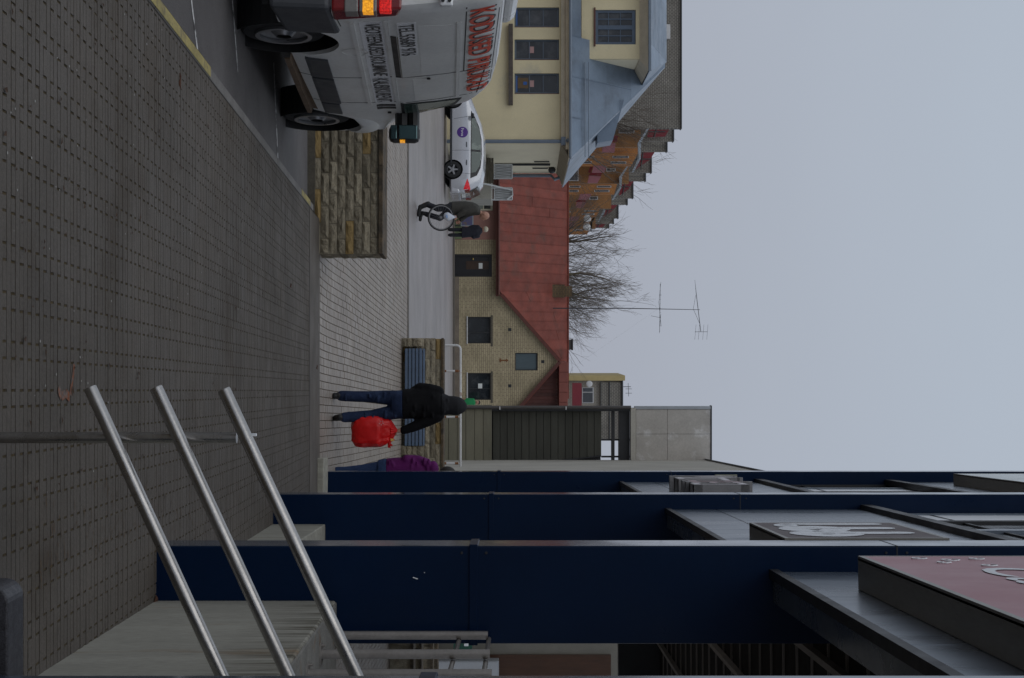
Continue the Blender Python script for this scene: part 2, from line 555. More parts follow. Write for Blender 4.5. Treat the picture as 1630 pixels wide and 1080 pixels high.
# strip of asphalt patch lines and the pavement in front of the brick house
b = MB().quad((-14, 71.6, zfar(71.6) + .05), (12, 71.6, zfar(71.6) + .05), (12, 74.98, zfar(74.98) + .06), (-14, 74.98, zfar(74.98) + .06))
b.quad((-14, 71.6, zfar(71.6) - .1), (12, 71.6, zfar(71.6) - .1), (12, 71.6, zfar(71.6) + .05), (-14, 71.6, zfar(71.6) + .05))
o = b.build('house_pavement', M['band']); tag(o, kind='structure')

# ------------------------------------------------------------------ the blue-pillared shop building on the right
M['blind'] = mat('window_blind_glass', (.055, .06, .068), .2, .2, 2, 0, spec=.7)
M['glassd'] = glass('dark_glass')
M['wood'] = mat('brown_wood_panel', (.052, .020, .008), .6, .25, 1.5, .15, 40, stretch=(6, 1, 1))
M['greywall'] = mat('pale_wall', (.17, .162, .14), .8, .1, 2, .05, 40)
shop = thing('shop_building', 'dark blue pillared shop building with grey metal fascia and strip windows along the right side', 'building', FW(0, 0, 0), -TH)


def zs(H): return EZ + H


PIL = [(3.60, 4.0), (8.10, 8.48), (13.75, 14.12), (19.85, 20.25)]
for i, (s0, s1) in enumerate(PIL):
    zb_ = zpav(s0) - .4
    t0 = .667
    p = box('pillar', M['navy'], shop, t0, t0 + .51, s0, s1, zb_, 11.5, bevel=.006)
    box('pillar_sheen', M['navy_sheen'], p, t0 - .004, t0 - .0005, s0 + .006, s1 - .006, zb_, 11.5)  # thin sheet carrying the painted sky reflection
    b = MB().box(t0 - .012, t0 + .518, s0 - .009, s1 + .009, 2.19, 2.235)
    b.build('joint_band', M['navy'], p, bevel=.003)
    b = MB().box(t0 - .0055, t0 + .512, s0 - .0015, s1 + .0015, 4.455, 4.462)
    b.build('seam', M['darkmetal'], p)
sm = MB().poly([(.83, -.002, 1.67), (.839, -.002, 1.695), (.835, -.002, 1.70), (.826, -.002, 1.675)])
MB().poly([(.80, -.002, 1.73), (.806, -.002, 1.732), (.804, -.002, 1.738)]).build('scratch_mark', M['white'], bpy.data.objects['pillar.001'], loc=(0, 8.098, .22))
sm.build('scratch_mark', M['white'], bpy.data.objects['pillar.001'], loc=(0, 8.098, .22))
for (s_, t_) in ((8.1, .70), (8.1, 1.14), (13.75, .70), (13.75, 1.14), (19.85, .70), (19.85, 1.14)):
    for z_ in (2.15, 2.28, 4.40, 4.51):
        MB().lathe([(0, 0), (0, .008), (-.004, .006), (-.004, 0)], 'y', (t_, s_ - .0005, z_), 8).build('bolt', M['darkmetal'], shop)
HF = 1.34
# fascia: metal panels, one per bay and course; soffit lip, back
edges = [-3.0, 3.60, 8.10, 13.75, 19.85]
for i in range(len(edges) - 1):
    s0 = edges[i] + (.40 if i else 0); s1 = edges[i + 1]
    cuts = [s0, s0 + (s1 - s0) * .36, s0 + (s1 - s0) * .72, s1]
    for a, c in zip(cuts, cuts[1:]):
        for (z0, z1) in ((HF + .05, 1.80), (1.806, 3.10), (4.90, 6.6), (6.606, 8.6)):
            o = MB().box(.80, .83, a + .003, c - .003, zs(z0), zs(z1)).build('fascia_panel', M['panel'], shop, bevel=.003)
    box('fascia_lip', M['darkmetal'], shop, .785, .835, s0, s1, zs(HF), zs(HF + .045))
    box('fascia_soffit', M['panel'], shop, .836, .960, s0, s1, zs(HF + .02), zs(HF + .06))
    box('fascia_back', M['darkmetal'], shop, .935, .960, s0, s1, zs(HF + .061), zs(2.78))
    # strip window
    w = box('window_frame', M['darkmetal'], shop, .755, .835, s0, s1, zs(3.105), zs(3.20))
    box('window_frame', M['darkmetal'], shop, .765, .835, s0, s1, zs(4.80), zs(4.895))
    g_ = box('window_pane', M['blind'], shop, .86, .875, s0, s1, zs(3.201), zs(4.799))
    L_ = s1 - s0; n = max(2, int(L_ / .95)); pw_ = L_ / n
    for k in range(n + 1):
        s_ = s0 + pw_ * k
        box('mullion', M['panel'] if k % 2 else M['darkmetal'], shop, .832, .8595, max(s_ - .07, s0), min(s_ + .07, s1), zs(3.201), zs(4.799))
        if k < n and k % 3 == 1: box('window_blind', M['white'], shop, .8475, .8585, s_ + .08, s_ + pw_ - .08, zs(3.3), zs(4.799))  # white panels stand in for bright reflections in some panes
    box('window_rail', M['darkmetal'], shop, .845, .859, s0, s1, zs(3.70), zs(3.73))
box('core_wall', M['darkmetal'], shop, .88, 12, -3, 20.2, zs(2.84), zs(8.8))
# passage behind the pillars: ceiling with strips and beams, far walls
box('passage_ceiling', M['ceiling'], shop, .962, 11.5, -3, 20.2, zs(2.801), zs(2.835))
box('passage_ceiling', M['ceiling'], shop, 1.7, 11.5, 20.2, 30, zs(2.801), zs(2.835))
cl = MB(); s_ = 6.0
lines = []
while s_ < 29.5:
    lines.append(s_); s_ += .77
base = None
for s_ in lines:
    if base is None: base = box('ceiling_strip', M['ceil_line'], shop, .97, 11.4, -.012, .012, zs(2.778), zs(2.80)); base.location = (0, s_, 0)
    else: copy_part(base, shop, (0, s_, 0))
for t in (2.14, 3.12, 4.26, 5.6):
    box('ceiling_beam', M['ceil_line'], shop, t - .03, t + .03, 4, 30, zs(2.70), zs(2.777))
box('end_wall', M['greywall'], shop, 2.5, 14, 46.0, 46.3, -.5, zs(2.8))
box('end_lintel', M['darkmetal'], shop, 1.7, 11.5, 30.01, 30.3, zs(2.0), zs(2.83))
wp = MB()
# concrete flank wall behind, running on to the wing
M['oldconcrete'] = mat('old_concrete', (.43, .405, .372), .85, .14, .7, .08, 20, .15, 40, spec=.25, stain_or_sheen=((.66, .65, .64), .8, .9, .52, .62))
M['oldconcrete2'] = mat('flank_concrete', (.43, .41, .36), .85, .12, .6, .08, 20, .1, 40, spec=.25)
box('flank_wall', M['oldconcrete2'], shop, 1.35, 1.65, 24, 52.4, zfar(40) - .3, zs(6.45))
box('flank_coping', M['darkmetal'], shop, 1.30, 1.68, 24, 52.4, zs(6.452), zs(6.50))

# wood panelled kiosk front at the end of the passage
kk = thing('wood_panel_screen', 'dark brown wood panel screen on a pale wall at the end of the passage', 'screen', (9.15, 44.0, zfar(44)))
for i in range(5):
    box('panel', M['wood'], kk, i * .62, i * .62 + .61, 0, .05, 1.68, 5.25)
box('lower_wall', M['greywall'], kk, -.6, 3.6, .07, .2, -.1, 7.2)
kc = thing('cabinet', 'pale grey metal cabinet standing against the wood panel at the passage end', 'cabinet', (9.2, 43.4, zfar(43.4)))
box('cabinet_body', mat('pale_grey_metal', (.36, .38, .41), .5, .05), kc, 0, 1.1, 0, .4, .03, 2.0)
box('cabinet_door', mat('pale_grey_door', (.40, .42, .45), .5, .05), kc, .03, .53, -.03, -.002, .1, 1.95)
box('cabinet_door', M['white'], kc, .56, 1.06, -.03, -.002, .1, 1.95)
box('handle', M['darkmetal'], kc, .49, .51, -.06, -.031, 1.7, 1.85)
gb = thing('green_notice_box', 'green box with white notices seen between railing posts at the passage end', 'box', P(1012, 722, 43) )
box('box_body', mat('green_box_paint', (.01, .07, .045), .5), gb, 0, .42, 0, .3, 0, .52)
box('notice', M['white'], gb, .05, .15, -.008, -.001, .08, .2)
box('notice', M['white'], gb, .2, .3, -.008, -.001, .3, .42)
for k, Yk in enumerate((29.5, 32.0, 36.5, 39.0)):
    p0 = Vector(((1000 - 540) / F * Yk, Yk, zpl(25) if Yk < 34 else zfar(Yk)))
    o = thing('low_wall', ['nearest low brown stone ledge seen through the railing posts', 'second low brown stone ledge seen through the railing posts', 'third low brown stone ledge seen through the railing posts', 'farthest low brown stone ledge seen through the railing posts'][k], 'ledge', p0, group='stone ledges beyond the passage')
    box('ledge_top', M['cap'], o, -.2, 1.6, -.3, .3, .40, .46)
    for j in range(3): box('stone', M['stone'], o, -.15 + j * .55, .38 + j * .55, -.22, .22, 0, .398)

# ------------------------------------------------------------------ signs on the fascia
def fsign(name, label, s0, s1, H0, H1, t0, face, fname, cat='sign'):
    """box sign on the fascia: thing at its far lower corner, local x along the facade towards the camera, y out from the wall"""
    o = thing(name, label, cat, FW(.80, s1, zs(H0)), -TH)
    L, D, Hh = s1 - s0, .80 - t0, H1 - H0
    e_ = .025
    b = MB().box(-D + .008, -.001, -L, 0, 0, Hh)
    b.build('sign_case', M['alu'], o, bevel=.003)
    b = MB()
    b.box(-D, -D + .02, -L, 0, 0, e_); b.box(-D, -D + .02, -L, 0, Hh - e_, Hh)
    b.box(-D, -D + .02, -L, -L + e_, e_, Hh - e_); b.box(-D, -D + .02, -e_, 0, e_, Hh - e_)
    b.build('sign_frame', M['alu'], o)
    b = MB().box(-D + .001, -D + .0075, -L + e_, -e_, e_, Hh - e_)
    f = b.build(fname, face, o)
    return o, L, D, Hh


def text_mesh(body, shear=0, bold=0.0, ext=0.0):
    c = bpy.data.curves.new('lettering', 'FONT')
    c.body = body; c.shear = shear; c.offset = bold; c.extrude = ext; c.resolution_u = 4
    o = bpy.data.objects.new('lettering', c); COL.objects.link(o)
    dg = bpy.context.evaluated_depsgraph_get()
    me = bpy.data.meshes.new_from_object(o.evaluated_get(dg))
    bpy.data.objects.remove(o); bpy.data.curves.remove(c)
    return me


def fit_text(body, w, h, fn, name, mt, parent, shear=0, bold=0.0):
    """text squeezed into w x h, each point mapped by fn(x, y, depth)"""
    me = text_mesh(body, shear, bold)
    xs = [v.co.x for v in me.vertices]; ys = [v.co.y for v in me.vertices]
    x0, x1, y0, y1 = min(xs), max(xs), min(ys), max(ys)
    for v in me.vertices:
        v.co = fn((v.co.x - x0) / (x1 - x0) * w, (v.co.y - y0) / (y1 - y0) * h)
    me.update()
    return link(name, me, mt, parent)


sg, L, D, Hh = fsign('box_sign', 'large pink box sign with white script lettering in an aluminium case, nearest the camera', 3.98 + .05, 7.25, 1.62, 2.95, .64, M['pink'], 'sign_face')
fit_text('Calluna', 1.9, .34, lambda x, y: (-D - .003, -.62 - x, .36 + y), 'lettering', M['white'], sg, shear=.35)
for (cx, cz, r) in ((.16, .24, .05), (.24, .36, .06), (.36, .30, .045), (.50, .46, .05), (.18, .50, .05)):
    b = MB(); pts = [(-D - .003, -(cx + r * (k / 16) * math.cos(k * .55)), cz + r * (k / 16) * math.sin(k * .55)) for k in range(17)]
    b.tube(pts, .003, 5)
    b.build('ornament', M['white'], sg)
sg, L, D, Hh = fsign('box_sign', 'grey box sign with fat white letters between the two nearest blue pillars', 8.53, 9.83, 1.50, 2.42, .655, M['sign_grey'], 'sign_face')


def blob_letter(parent, strokes, r):
    b = MB()
    for st_ in strokes:
        for a, c in zip(st_, st_[1:]):
            a = Vector(a); c = Vector(c); d = (c - a).normalized(); n = Vector((-d.y, d.x)) * r
            q = [a - n, a + n, c + n, c - n]
            b.poly([(-D - .002, -p.x, p.y) for p in q])
        for i, a in enumerate(st_):
            b.poly([(-D - .0024 - .0002 * (i % 3), -(a[0] + r * math.cos(t * .5236)), a[1] + r * math.sin(t * .5236)) for t in range(12)])
    b.build('letter', M['white'], parent)


def arc(cx, cy, rx, ry, a0, a1, n=10):
    return [(cx + rx * math.cos(math.radians(a0 + (a1 - a0) * i / n)), cy + ry * math.sin(math.radians(a0 + (a1 - a0) * i / n))) for i in range(n + 1)]


blob_letter(sg, [[(.17, .74), (.17, .26)] + arc(.30, .26, .13, .08, 180, 300)], .072)
blob_letter(sg, [[(.52, .20), (.54, .42), (.54, .72)], arc(.60, .30, .17, .13, 200, -120)], .085)
blob_letter(sg, [[(.90, .20), (.92, .42), (.92, .74)], arc(.97, .30, .16, .13, 200, -120)], .085)
fsign('box_sign', 'blank white box sign high on the fascia beside the farthest blue pillar', 14.6, 18.9, 5.42, 7.0, .655, M['sign_white'], 'sign_face')
# channel letters
M['letter_side'] = mat('letter_return_metal', (.26, .25, .25), .38, .1, 4, .05, 50, metal=.3)
M['letter_red'] = mat('letter_red_face', (.16, .025, .03), .35, .1, 4)
M['letter_pale'] = mat('letter_pale_face', (.55, .50, .52), .35, .06, 4)
cl = thing('letter_sign', 'raised metal shop letters with pale and dark red faces below the strip window', 'sign', FW(.80, 17.3, zs(1.73)), -TH)
gl = [(0, .50, .66, 'M'), (.56, .34, .46, 'o'), (.95, .32, .46, 'n'), (1.32, .30, .60, 'd'), (1.68, .30, .46, 'e'), (2.02, .32, .46, 'o')]
for (y0, w, h, k) in gl:
    b = MB(); bf = MB(); w0 = .085
    segs = {'M': [((0, 0), (0, h)), ((0, h), (w / 2, h * .35)), ((w / 2, h * .35), (w, h)), ((w, h), (w, 0))],
            'o': [((0, 0), (0, h)), ((0, h), (w, h)), ((w, h), (w, 0)), ((w, 0), (0, 0))],
            'n': [((0, 0), (0, h)), ((0, h * .95), (w, h * .95)), ((w, h), (w, 0))],
            'd': [((w, 0), (w, h)), ((w, .05), (0, .05)), ((0, 0), (0, .42)), ((0, .42), (w, .42))],
            'e': [((w, .04), (0, .04)), ((0, 0), (0, h)), ((0, h), (w, h)), ((w, h), (w, .22)), ((w, .22), (0, .22))]}[k]
    for (a, c) in segs:
        a = Vector(a); c = Vector(c); d = (c - a).normalized(); n = Vector((-d.y, d.x)) * w0 / 2
        q = [a - n - d * w0 / 2, a + n - d * w0 / 2, c + n + d * w0 / 2, c - n + d * w0 / 2]
        b.prism([(-.175, -(y0 + p.x), p.y + .05) for p in q], (.174, 0, 0))
        n2 = n * .72
        q = [a - n2, a + n2, c + n2, c - n2]
        bf.poly([(-.1765, -(y0 + p.x), p.y + .05) for p in q])
    l_ = b.build('letter', M['letter_side'], cl)
    bf.build('letter_face', M['letter_pale'] if k in 'Mon' else M['letter_red'], l_)
lb = thing('floodlight_box', 'small beige lamp box fixed to the upper face of the farthest blue pillar', 'lamp', FW(.70, 19.85, zs(2.58)), -TH)
box('lamp_body', M['beige_box'], lb, 0, .115, -.16, -.003, 0, .265, bevel=.006)
box('lamp_bracket', M['darkmetal'], lb, .02, .09, -.003, -.0005, .03, .23)
box('lamp_rim', M['beige_box'], lb, -.006, .121, -.175, -.161, -.006, .271)
# a flapping white corner flag wire on top of pillar three
# ------------------------------------------------------------------ concrete ramp wall with its railing
rw = thing('ramp_wall', 'thick grey board-marked concrete ramp wall with rusty streaks at the lower right', 'wall', FW(.95, 8.0, zpav(8)), -TH)
o_ = FW(.95, 8.0, zpav(8))
def rtop(s): return EZ - (.70 + .0315 * s) - o_.z
b = MB()
s0, s1, w = 2.0, 8.095, .66
dz = lambda s: zpav(s) - .25 - o_.z
b.hexa([(0, s0 - 8, dz(s0)), (w, s0 - 8, dz(s0)), (w, s1 - 8, dz(s1)), (0, s1 - 8, dz(s1)),
        (0, s0 - 8, rtop(s0)), (w, s0 - 8, rtop(s0)), (w, s1 - 8, rtop(s1)), (0, s1 - 8, rtop(s1))])
b.build('wall_body', M['ramp_concrete'], rw, bevel=.012)
b = MB().hexa([(.008, s0 - 8, rtop(s0) + .0015), (w - .01, s0 - 8, rtop(s0) + .0015), (w - .01, s1 - 8.005, rtop(s1) + .0015), (.008, s1 - 8.005, rtop(s1) + .0015),
               (.018, s0 - 8, rtop(s0) + .005), (w - .02, s0 - 8, rtop(s0) + .005), (w - .02, s1 - 8.01, rtop(s1) + .005), (.018, s1 - 8.01, rtop(s1) + .005)])
b.build('weathered_top', M['concrete_top'], rw)
rl = thing('ramp_railing', 'short dark steel railing with three posts bolted on top of the concrete ramp wall', 'railing', FW(1.13, 7.2, o_.z + rtop(7.2)), -TH)
ro = FW(1.13, 7.2, o_.z + rtop(7.2)); zt = EZ - .15
M['railing_grey'] = mat('railing_grey_steel', (.30, .275, .25), .42, .12, 5, .08, 60, metal=.6)
for (u, s_, ht) in ((1008, 8.0, 777), (1037.5, 7.2, 780), (1069, 6.62, 783)):
    t = (u - 670) * s_ / F; zb_ = EZ - (.70 + .0315 * s_) - ro.z
    z1 = (ht - 822) / F * s_ + EZ - ro.z
    p = MB().tube([(t - 1.13, s_ - 7.2, zb_), (t - 1.13, s_ - 7.2, z1)], .0225, 14).build('post', M['railing_grey'], rl, smooth=True)
    MB().lathe([(0, 0), (0, .055), (.008, .055), (.008, 0)], 'z', (t - 1.13, s_ - 7.2, zb_ + .006), 16).build('base_plate', M['railing_grey'], p)
    MB().tube([(t - 1.13 - .04, s_ - 7.2, zb_ + .006), (t - 1.13 - .04, s_ - 7.2, zb_ + .03)], .006, 6).build('bolt', M['railing_grey'], p)
for (dz_) in (-.145, -.30):
    MB().tube([((1069 - 670) * 6.62 / F - 1.13 + .03, 6.5 - 7.2, EZ + dz_ - ro.z), ((1008 - 670) * 8.0 / F - 1.13 + .03, 8.08 - 7.2, EZ + dz_ - ro.z)], .012, 8).build('rail', M['railing_grey'], rl, smooth=True)
# smaller concrete wall between pillars, and kerb block at the far pillar
lw = thing('ramp_wall', 'small pale concrete wall stub with two holes at the foot of the second blue pillar', 'wall', FW(.93, 13.3, zpav(13.3)), -TH)
h_ = EZ - 1.72 - zpav(13.3)
MB().hexa([(0, -2.2, -.1), (.5, -2.2, -.1), (.5, .44, -.3), (0, .44, -.3), (0, -2.2, h_ + .05), (.5, -2.2, h_ + .05), (.5, .44, h_), (0, .44, h_)]).build('wall_body', M['concrete'], lw, bevel=.01)
kb = thing('step_block', 'low pale concrete step block at the foot of the farthest blue pillar', 'step', FW(.46, 18.7, zpav(18.9)), -TH)
box('block', M['concrete'], kb, 0, .85, 0, .45, -.2, .085, bevel=.01)

# ------------------------------------------------------------------ stair handrail in the foreground
YR = 4.9
hr = thing('stair_handrail', 'brushed steel handrail of three sloping tubes on one post across the foreground', 'handrail', P(697, -40, YR))
ho = P(697, -40, YR)
def rel(u, h, Y=YR): return P(u, h, Y) - ho
for (u0, h0, u1, h1) in ((617, 143, 1120, 373), (617, 248, 1120, 479), (620, 356, 1120, 588)):
    a, c = rel(u0, h0), rel(u1, h1)
    d = (c - a).normalized()
    MB().tube([a, a + d * .004, c], [.0195, .0212, .0212], 24).build('rail', M['steel'], hr, smooth=True)
MB().tube([rel(697, -60, YR + .055), rel(697, 377, YR + .055)], .0185, 18).build('post', M['steel'], hr, smooth=True)
for h in (181, 286, 391):
    MB().tube([rel(697, h - 2, YR + .06), rel(697, h - 2, YR + .01)], .009, 8).build('bracket', M['steel'], hr, smooth=True)
MB().box(-.004, .004, .04, .06, 0, .022).build('clip', M['white'], hr, loc=rel(694, 393, YR))
gs = thing('granite_block', 'dark speckled granite block with a rounded top corner beside the foreground handrail', 'stone block', P(920, 38, 4.42) - Vector((0, 0, .34)))
pts = [(0, 0), (.75, 0), (.75, .34), (.05, .34)] + [(.05 - .05 * math.sin(a * math.pi / 12), .34 - .05 + .05 * math.cos(a * math.pi / 12)) for a in range(1, 7)]
MB().prism([(x, -.14, z) for (x, z) in pts], (0, .14, 0)).build('block', M['granite'], gs, bevel=.006)
# ------------------------------------------------------------------ rock-faced stone walls
def stone_mesh(seed):
    """unit block x 0..1, z 0..1, rough front at y<0; thickness 1 behind"""
    r = random.Random(seed); nx, nz_ = 7, 3
    b = MB()
    for j in range(nz_ + 1):
        for i in range(nx + 1):
            x, z = i / nx, j / nz_
            edge = i in (0, nx) or j in (0, nz_)
            if not edge: x += r.uniform(-.05, .05); z += r.uniform(-.08, .08)
            d = 0 if edge else -(.35 + .9 * mnoise.noise((x * 3 + seed * 7, z * 2, seed))) - r.uniform(0, .35)
            b.v.append((x, d, z))
    for j in range(nz_):
        for i in range(nx):
            a = j * (nx + 1) + i
            b.f.append((a, a + 1, a + nx + 2, a + nx + 1))
    n = len(b.v)
    b.v += [(0, 1, 0), (1, 1, 0), (1, 1, 1), (0, 1, 1)]
    bot = [i for i in range(nx + 1)]; top = [nz_ * (nx + 1) + i for i in range(nx + 1)]
    lef = [j * (nx + 1) for j in range(nz_ + 1)]; rig = [j * (nx + 1) + nx for j in range(nz_ + 1)]
    b.f.append(tuple(bot[::-1] + [n, n + 1])); b.f.append(tuple(top + [n + 2, n + 3]))
    b.f.append(tuple(lef + [n + 3, n])); b.f.append(tuple(rig[::-1] + [n + 1, n + 2])); b.f.append((n, n + 3, n + 2, n + 1))
    return b.mesh('stone')


SM = [stone_mesh(i) for i in range(9)]
SMO = []
for m_ in SM:
    m_.materials.append(M['stone']); q = m_.copy(); q.materials.clear(); q.materials.append(M['stone_ochre']); SMO.append(q)


def stone_wall(label, org, x0, x1, zb_, ztop, courses, blen, depth, ochre=.12, ends=True):
    """org: world point; wall runs along local x, faces -y"""
    w = thing('stone_wall', label, 'wall', org, -TH)
    capt = .055
    ch = (ztop - capt - zb_) / courses
    box('wall_core', M['mortar'], w, x0 + .02, x1 - .02, .012, depth - .02, zb_ - .3, ztop - capt)
    rr = random.Random(len(label))
    for c in range(courses):
        z = zb_ + c * ch
        x = x1 - blen * (0 if c % 2 == 0 else .5) - (0 if c % 2 == 0 else 0)
        x = x1
        first = True
        while x > x0:
            L = blen * (.5 if (c % 2 and first) else 1) * rr.uniform(.93, 1.05); first = False
            a = max(x - L, x0)
            if x - a < .04: break
            oc = rr.random() < ochre or (ochre > .1 and c == courses - 2 and rr.random() < .3)
            me = rr.choice(SMO if oc else SM)
            o = bpy.data.objects.new('stone', me); COL.objects.link(o); o.parent = w
            o.location = (a + .003, 0, z + .003); o.scale = (x - a - .006, .034, ch - .006)
            x = a
        if ends:
            y = .02
            while y < depth - .05:
                L = min(rr.uniform(.22, .3), depth - y)
                o = bpy.data.objects.new('stone', rr.choice(SM)); COL.objects.link(o); o.parent = w
                o.location = (x1 - .012, y + .003, z + .003); o.scale = (L - .006, .014, ch - .006); o.rotation_euler = (0, 0, math.pi / 2)
                y += L
    xx = x0
    while xx < x1 - .05:
        x2 = min(xx + 1.1, x1 + .03)
        MB().box(xx + .002, x2 - .002, -.055, depth + .03, ztop - capt + .002, ztop).build('coping_slab', M['cap'], w, bevel=.006)
        xx += 1.1
    return w


WY = 18.85
zr_ = zroad(WY)
org = Vector(((405 - 540) / F * WY, WY, 0))
stone_wall('rock-faced stone wall with ochre blocks behind the white van at the road end', org, -4.4, 0, zr_ - .02, EZ - (822 - 609.5) / F * WY, 8, .405, .55, .11)
MB().box(-4.4, -.01, -.05, .0, -.3, zr_ + .012).build('footing', M['mortar'], bpy.data.objects['stone_wall'])

Y2 = 32.6
org2 = Vector(((538.5 - 540) / F * Y2, Y2, 0))
w2 = stone_wall('long stone wall carrying blue slatted benches behind the person with the red bag', org2, 0, 4.6, -.02, EZ - (822 - 706.5) / F * Y2, 7, .46, .5, .02)
# benches: slatted front and seat on stone ends
for k, (xa, xb, lab) in enumerate(((.22, 2.28, 'blue slatted bench left along the stone wall, behind the person in black'), (2.52, 4.4, 'blue slatted bench right along the stone wall, behind the person in purple'))):
    bn = thing('bench', lab, 'bench', org2 + Vector((xa, -.42 - xa * TH, 0)), -TH, 'blue benches against the stone wall')
    L = xb - xa
    base = MB().box(0, L, 0, .03, -.032, .032).build('slat', M['bench'], bn, bevel=.008)
    base.location = (0, .03, .11); base.rotation_euler = (-.12, 0, 0)
    for j in range(1, 5):
        c = copy_part(base, bn, (0, .03 - .012 * j, .11 + .076 * j)); c.rotation_euler = (-.12, 0, 0)
    seat = MB().box(0, L, -.032, .032, 0, .03).build('slat', M['bench'], bn, bevel=.008, loc=(0, .04, .455))
    for j in range(1, 5): copy_part(seat, bn, (0, .04 + .078 * j, .455))
    for xx in (.06, L / 2, L - .06):
        box('bench_frame', M['darkmetal'], bn, xx - .02, xx + .02, .065, .36, .05, .45)
# stone blocks between and beside the benches
for (a, c) in ((.02, .20), (2.30, 2.50)):
    for j in range(4):
        o = bpy.data.objects.new('stone', SM[(j + 3) % 9]); COL.objects.link(o); o.parent = w2
        o.location = (a, -.36, .0 + j * .112); o.scale = (c - a, .03, .108)
    box('bench_end_core', M['mortar'], w2, a + .012, c - .012, -.345, -.02, 0, .43)

# white tube barrier behind
YB = 45.0
br = thing('tube_barrier', 'white tubular steel barrier with rusty post joints behind the stone wall', 'railing', P(550, 722, YB) * 1.0)
bo = Vector(br.location); zg = zfar(YB)
hz = EZ + (733 - 822) / F * YB - bo.z
xa, xb = 0, (760 - 550) / F * YB
MB().tube([(0, 0, zg - bo.z), (0, 0, hz - .12)] + [(.12 - .12 * math.cos(a * math.pi / 10), 0, hz - .12 + .12 * math.sin(a * math.pi / 10)) for a in range(1, 6)] + [(xb, 0, hz)], .034, 8).build('top_rail', M['barrier'], br, smooth=True)
for u in (591, 664, 738):
    x = (u - 550) / F * YB
    p = MB().tube([(x, 0, zg - bo.z), (x, 0, hz - .03)], .032, 8).build('post', M['barrier'], br, smooth=True)
    for z in (hz - .11, hz - .47):
        MB().tube([(x, 0, z - .05), (x, 0, z + .05)], .036, 8).build('rust_patch', M['rust'], p)

# ------------------------------------------------------------------ concrete wing closing the yard on the right
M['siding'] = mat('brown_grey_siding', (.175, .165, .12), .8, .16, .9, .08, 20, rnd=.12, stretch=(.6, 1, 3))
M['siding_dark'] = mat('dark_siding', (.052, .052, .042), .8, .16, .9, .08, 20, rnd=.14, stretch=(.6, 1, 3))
M['gutter'] = mat('dark_downpipe', (.07, .065, .062), .5, .15, 3, .05, 30)
YW = 52.0
wg = thing('concrete_wing', 'grey concrete loading wing with brown board siding and a raised concrete upper box', 'building', (P(650, 712, YW).x, YW, zfar(YW)))
wo = Vector(wg.location)
def wx(u): return (u - 540) / F * YW - wo.x
def wz(h): return EZ + (h - 822) / F * YW - wo.z
nb = 6; h0, h1 = 700, 783
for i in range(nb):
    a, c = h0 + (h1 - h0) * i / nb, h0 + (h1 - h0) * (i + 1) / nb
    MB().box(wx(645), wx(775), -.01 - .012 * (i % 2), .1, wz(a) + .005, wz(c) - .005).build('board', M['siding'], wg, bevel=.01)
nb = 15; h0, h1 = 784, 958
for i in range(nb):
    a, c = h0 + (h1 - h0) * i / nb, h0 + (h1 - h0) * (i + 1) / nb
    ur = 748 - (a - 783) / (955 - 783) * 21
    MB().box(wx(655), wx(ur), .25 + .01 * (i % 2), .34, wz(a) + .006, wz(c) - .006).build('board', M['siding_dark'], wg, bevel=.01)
box('backing', M['darkmetal'], wg, wx(652), wx(752), .36, .4, 0, wz(957))
MB().tube([(wx(748), .2, wz(783)), (wx(727), .2, wz(957))], .03, 8).build('edge_pipe', M['darkmetal'], wg)
for u in (700, 727): box('hanger_post', M['darkmetal'], wg, wx(u), wx(u) + .06, .3, .36, wz(958), wz(1010))
box('beam', M['darkmetal'], wg, wx(650), wx(735), .2, .5, wz(974), wz(979))
box('beam', M['darkmetal'], wg, wx(650), wx(738), .15, .7, wz(986), wz(1003))
box('floor_slab', M['oldconcrete2'], wg, wx(650), wx(742), -.06, .4, wz(1004), wz(1012))
for (a, c) in ((652, 691), (691.4, 733)):
    for (p, q) in ((1012.5, 1062), (1062.4, 1131)):
        MB().box(wx(a), wx(c), -.02, .3, wz(p), wz(q)).build('wall_panel', M['oldconcrete'], wg, bevel=.006)
box('roof_edge', M['darkmetal'], wg, wx(646), wx(735), -.05, .3, wz(1131.3), wz(1133))
box('flashing', mat('galvanised_flashing', (.36, .38, .40), .4, .1, 2, metal=.5), wg, wx(647), wx(651.5), -.05, .2, wz(1010), wz(1131))
for k in range(8):
    pass
p = MB().tube([(wx(648.5), -.12, 0), (wx(648.5), -.12, wz(1004))], .06, 10).build('downpipe', M['gutter'], wg, smooth=True)
for h in (795, 900): box('bracket', M['barrier'], p, wx(647), wx(652), -.2, -.02, wz(h), wz(h + 1.6))
box('corner_post', M['darkmetal'], wg, wx(651.8), wx(655), .05, .3, 0, wz(1003))

# ------------------------------------------------------------------ yellow brick gable house with red roof
M['silicate'] = brick_mat('yellow_silicate_brick', (.46, .385, .25), (.39, .33, .21), (.22, .175, .125), .31, .102, .011, stain_or_sheen=.22)
M['pinkwall'] = mat('terracotta_plaster', (.30, .155, .125), .85, .1, 1.5, .05, 30)
M['greendado'] = mat('green_dado', (.17, .21, .11), .8, .12, 2)
M['redroof'] = mat('red_roof_sheet', (.190, .050, .035), .62, .22, 1.6, .16, 25, rnd=.12, stain_or_sheen=((.095, .055, .042), .6, 1.1, .52, .70), spec=.25)
M['redtrim'] = mat('dark_red_board', (.10, .030, .022), .65, .15, 3, .08, 20, rnd=.15)
M['redband'] = mat('red_band_sheet', (.215, .062, .045), .6, .15, 2, .1, 20, rnd=.08)
M['door'] = mat('dark_door', (.018, .018, .021), .45, .2, 4)
M['doorp'] = mat('brown_door_panel', (.05, .028, .018), .4, .2, 4)
M['cream'] = mat('cream_frame', (.52, .48, .36), .6)
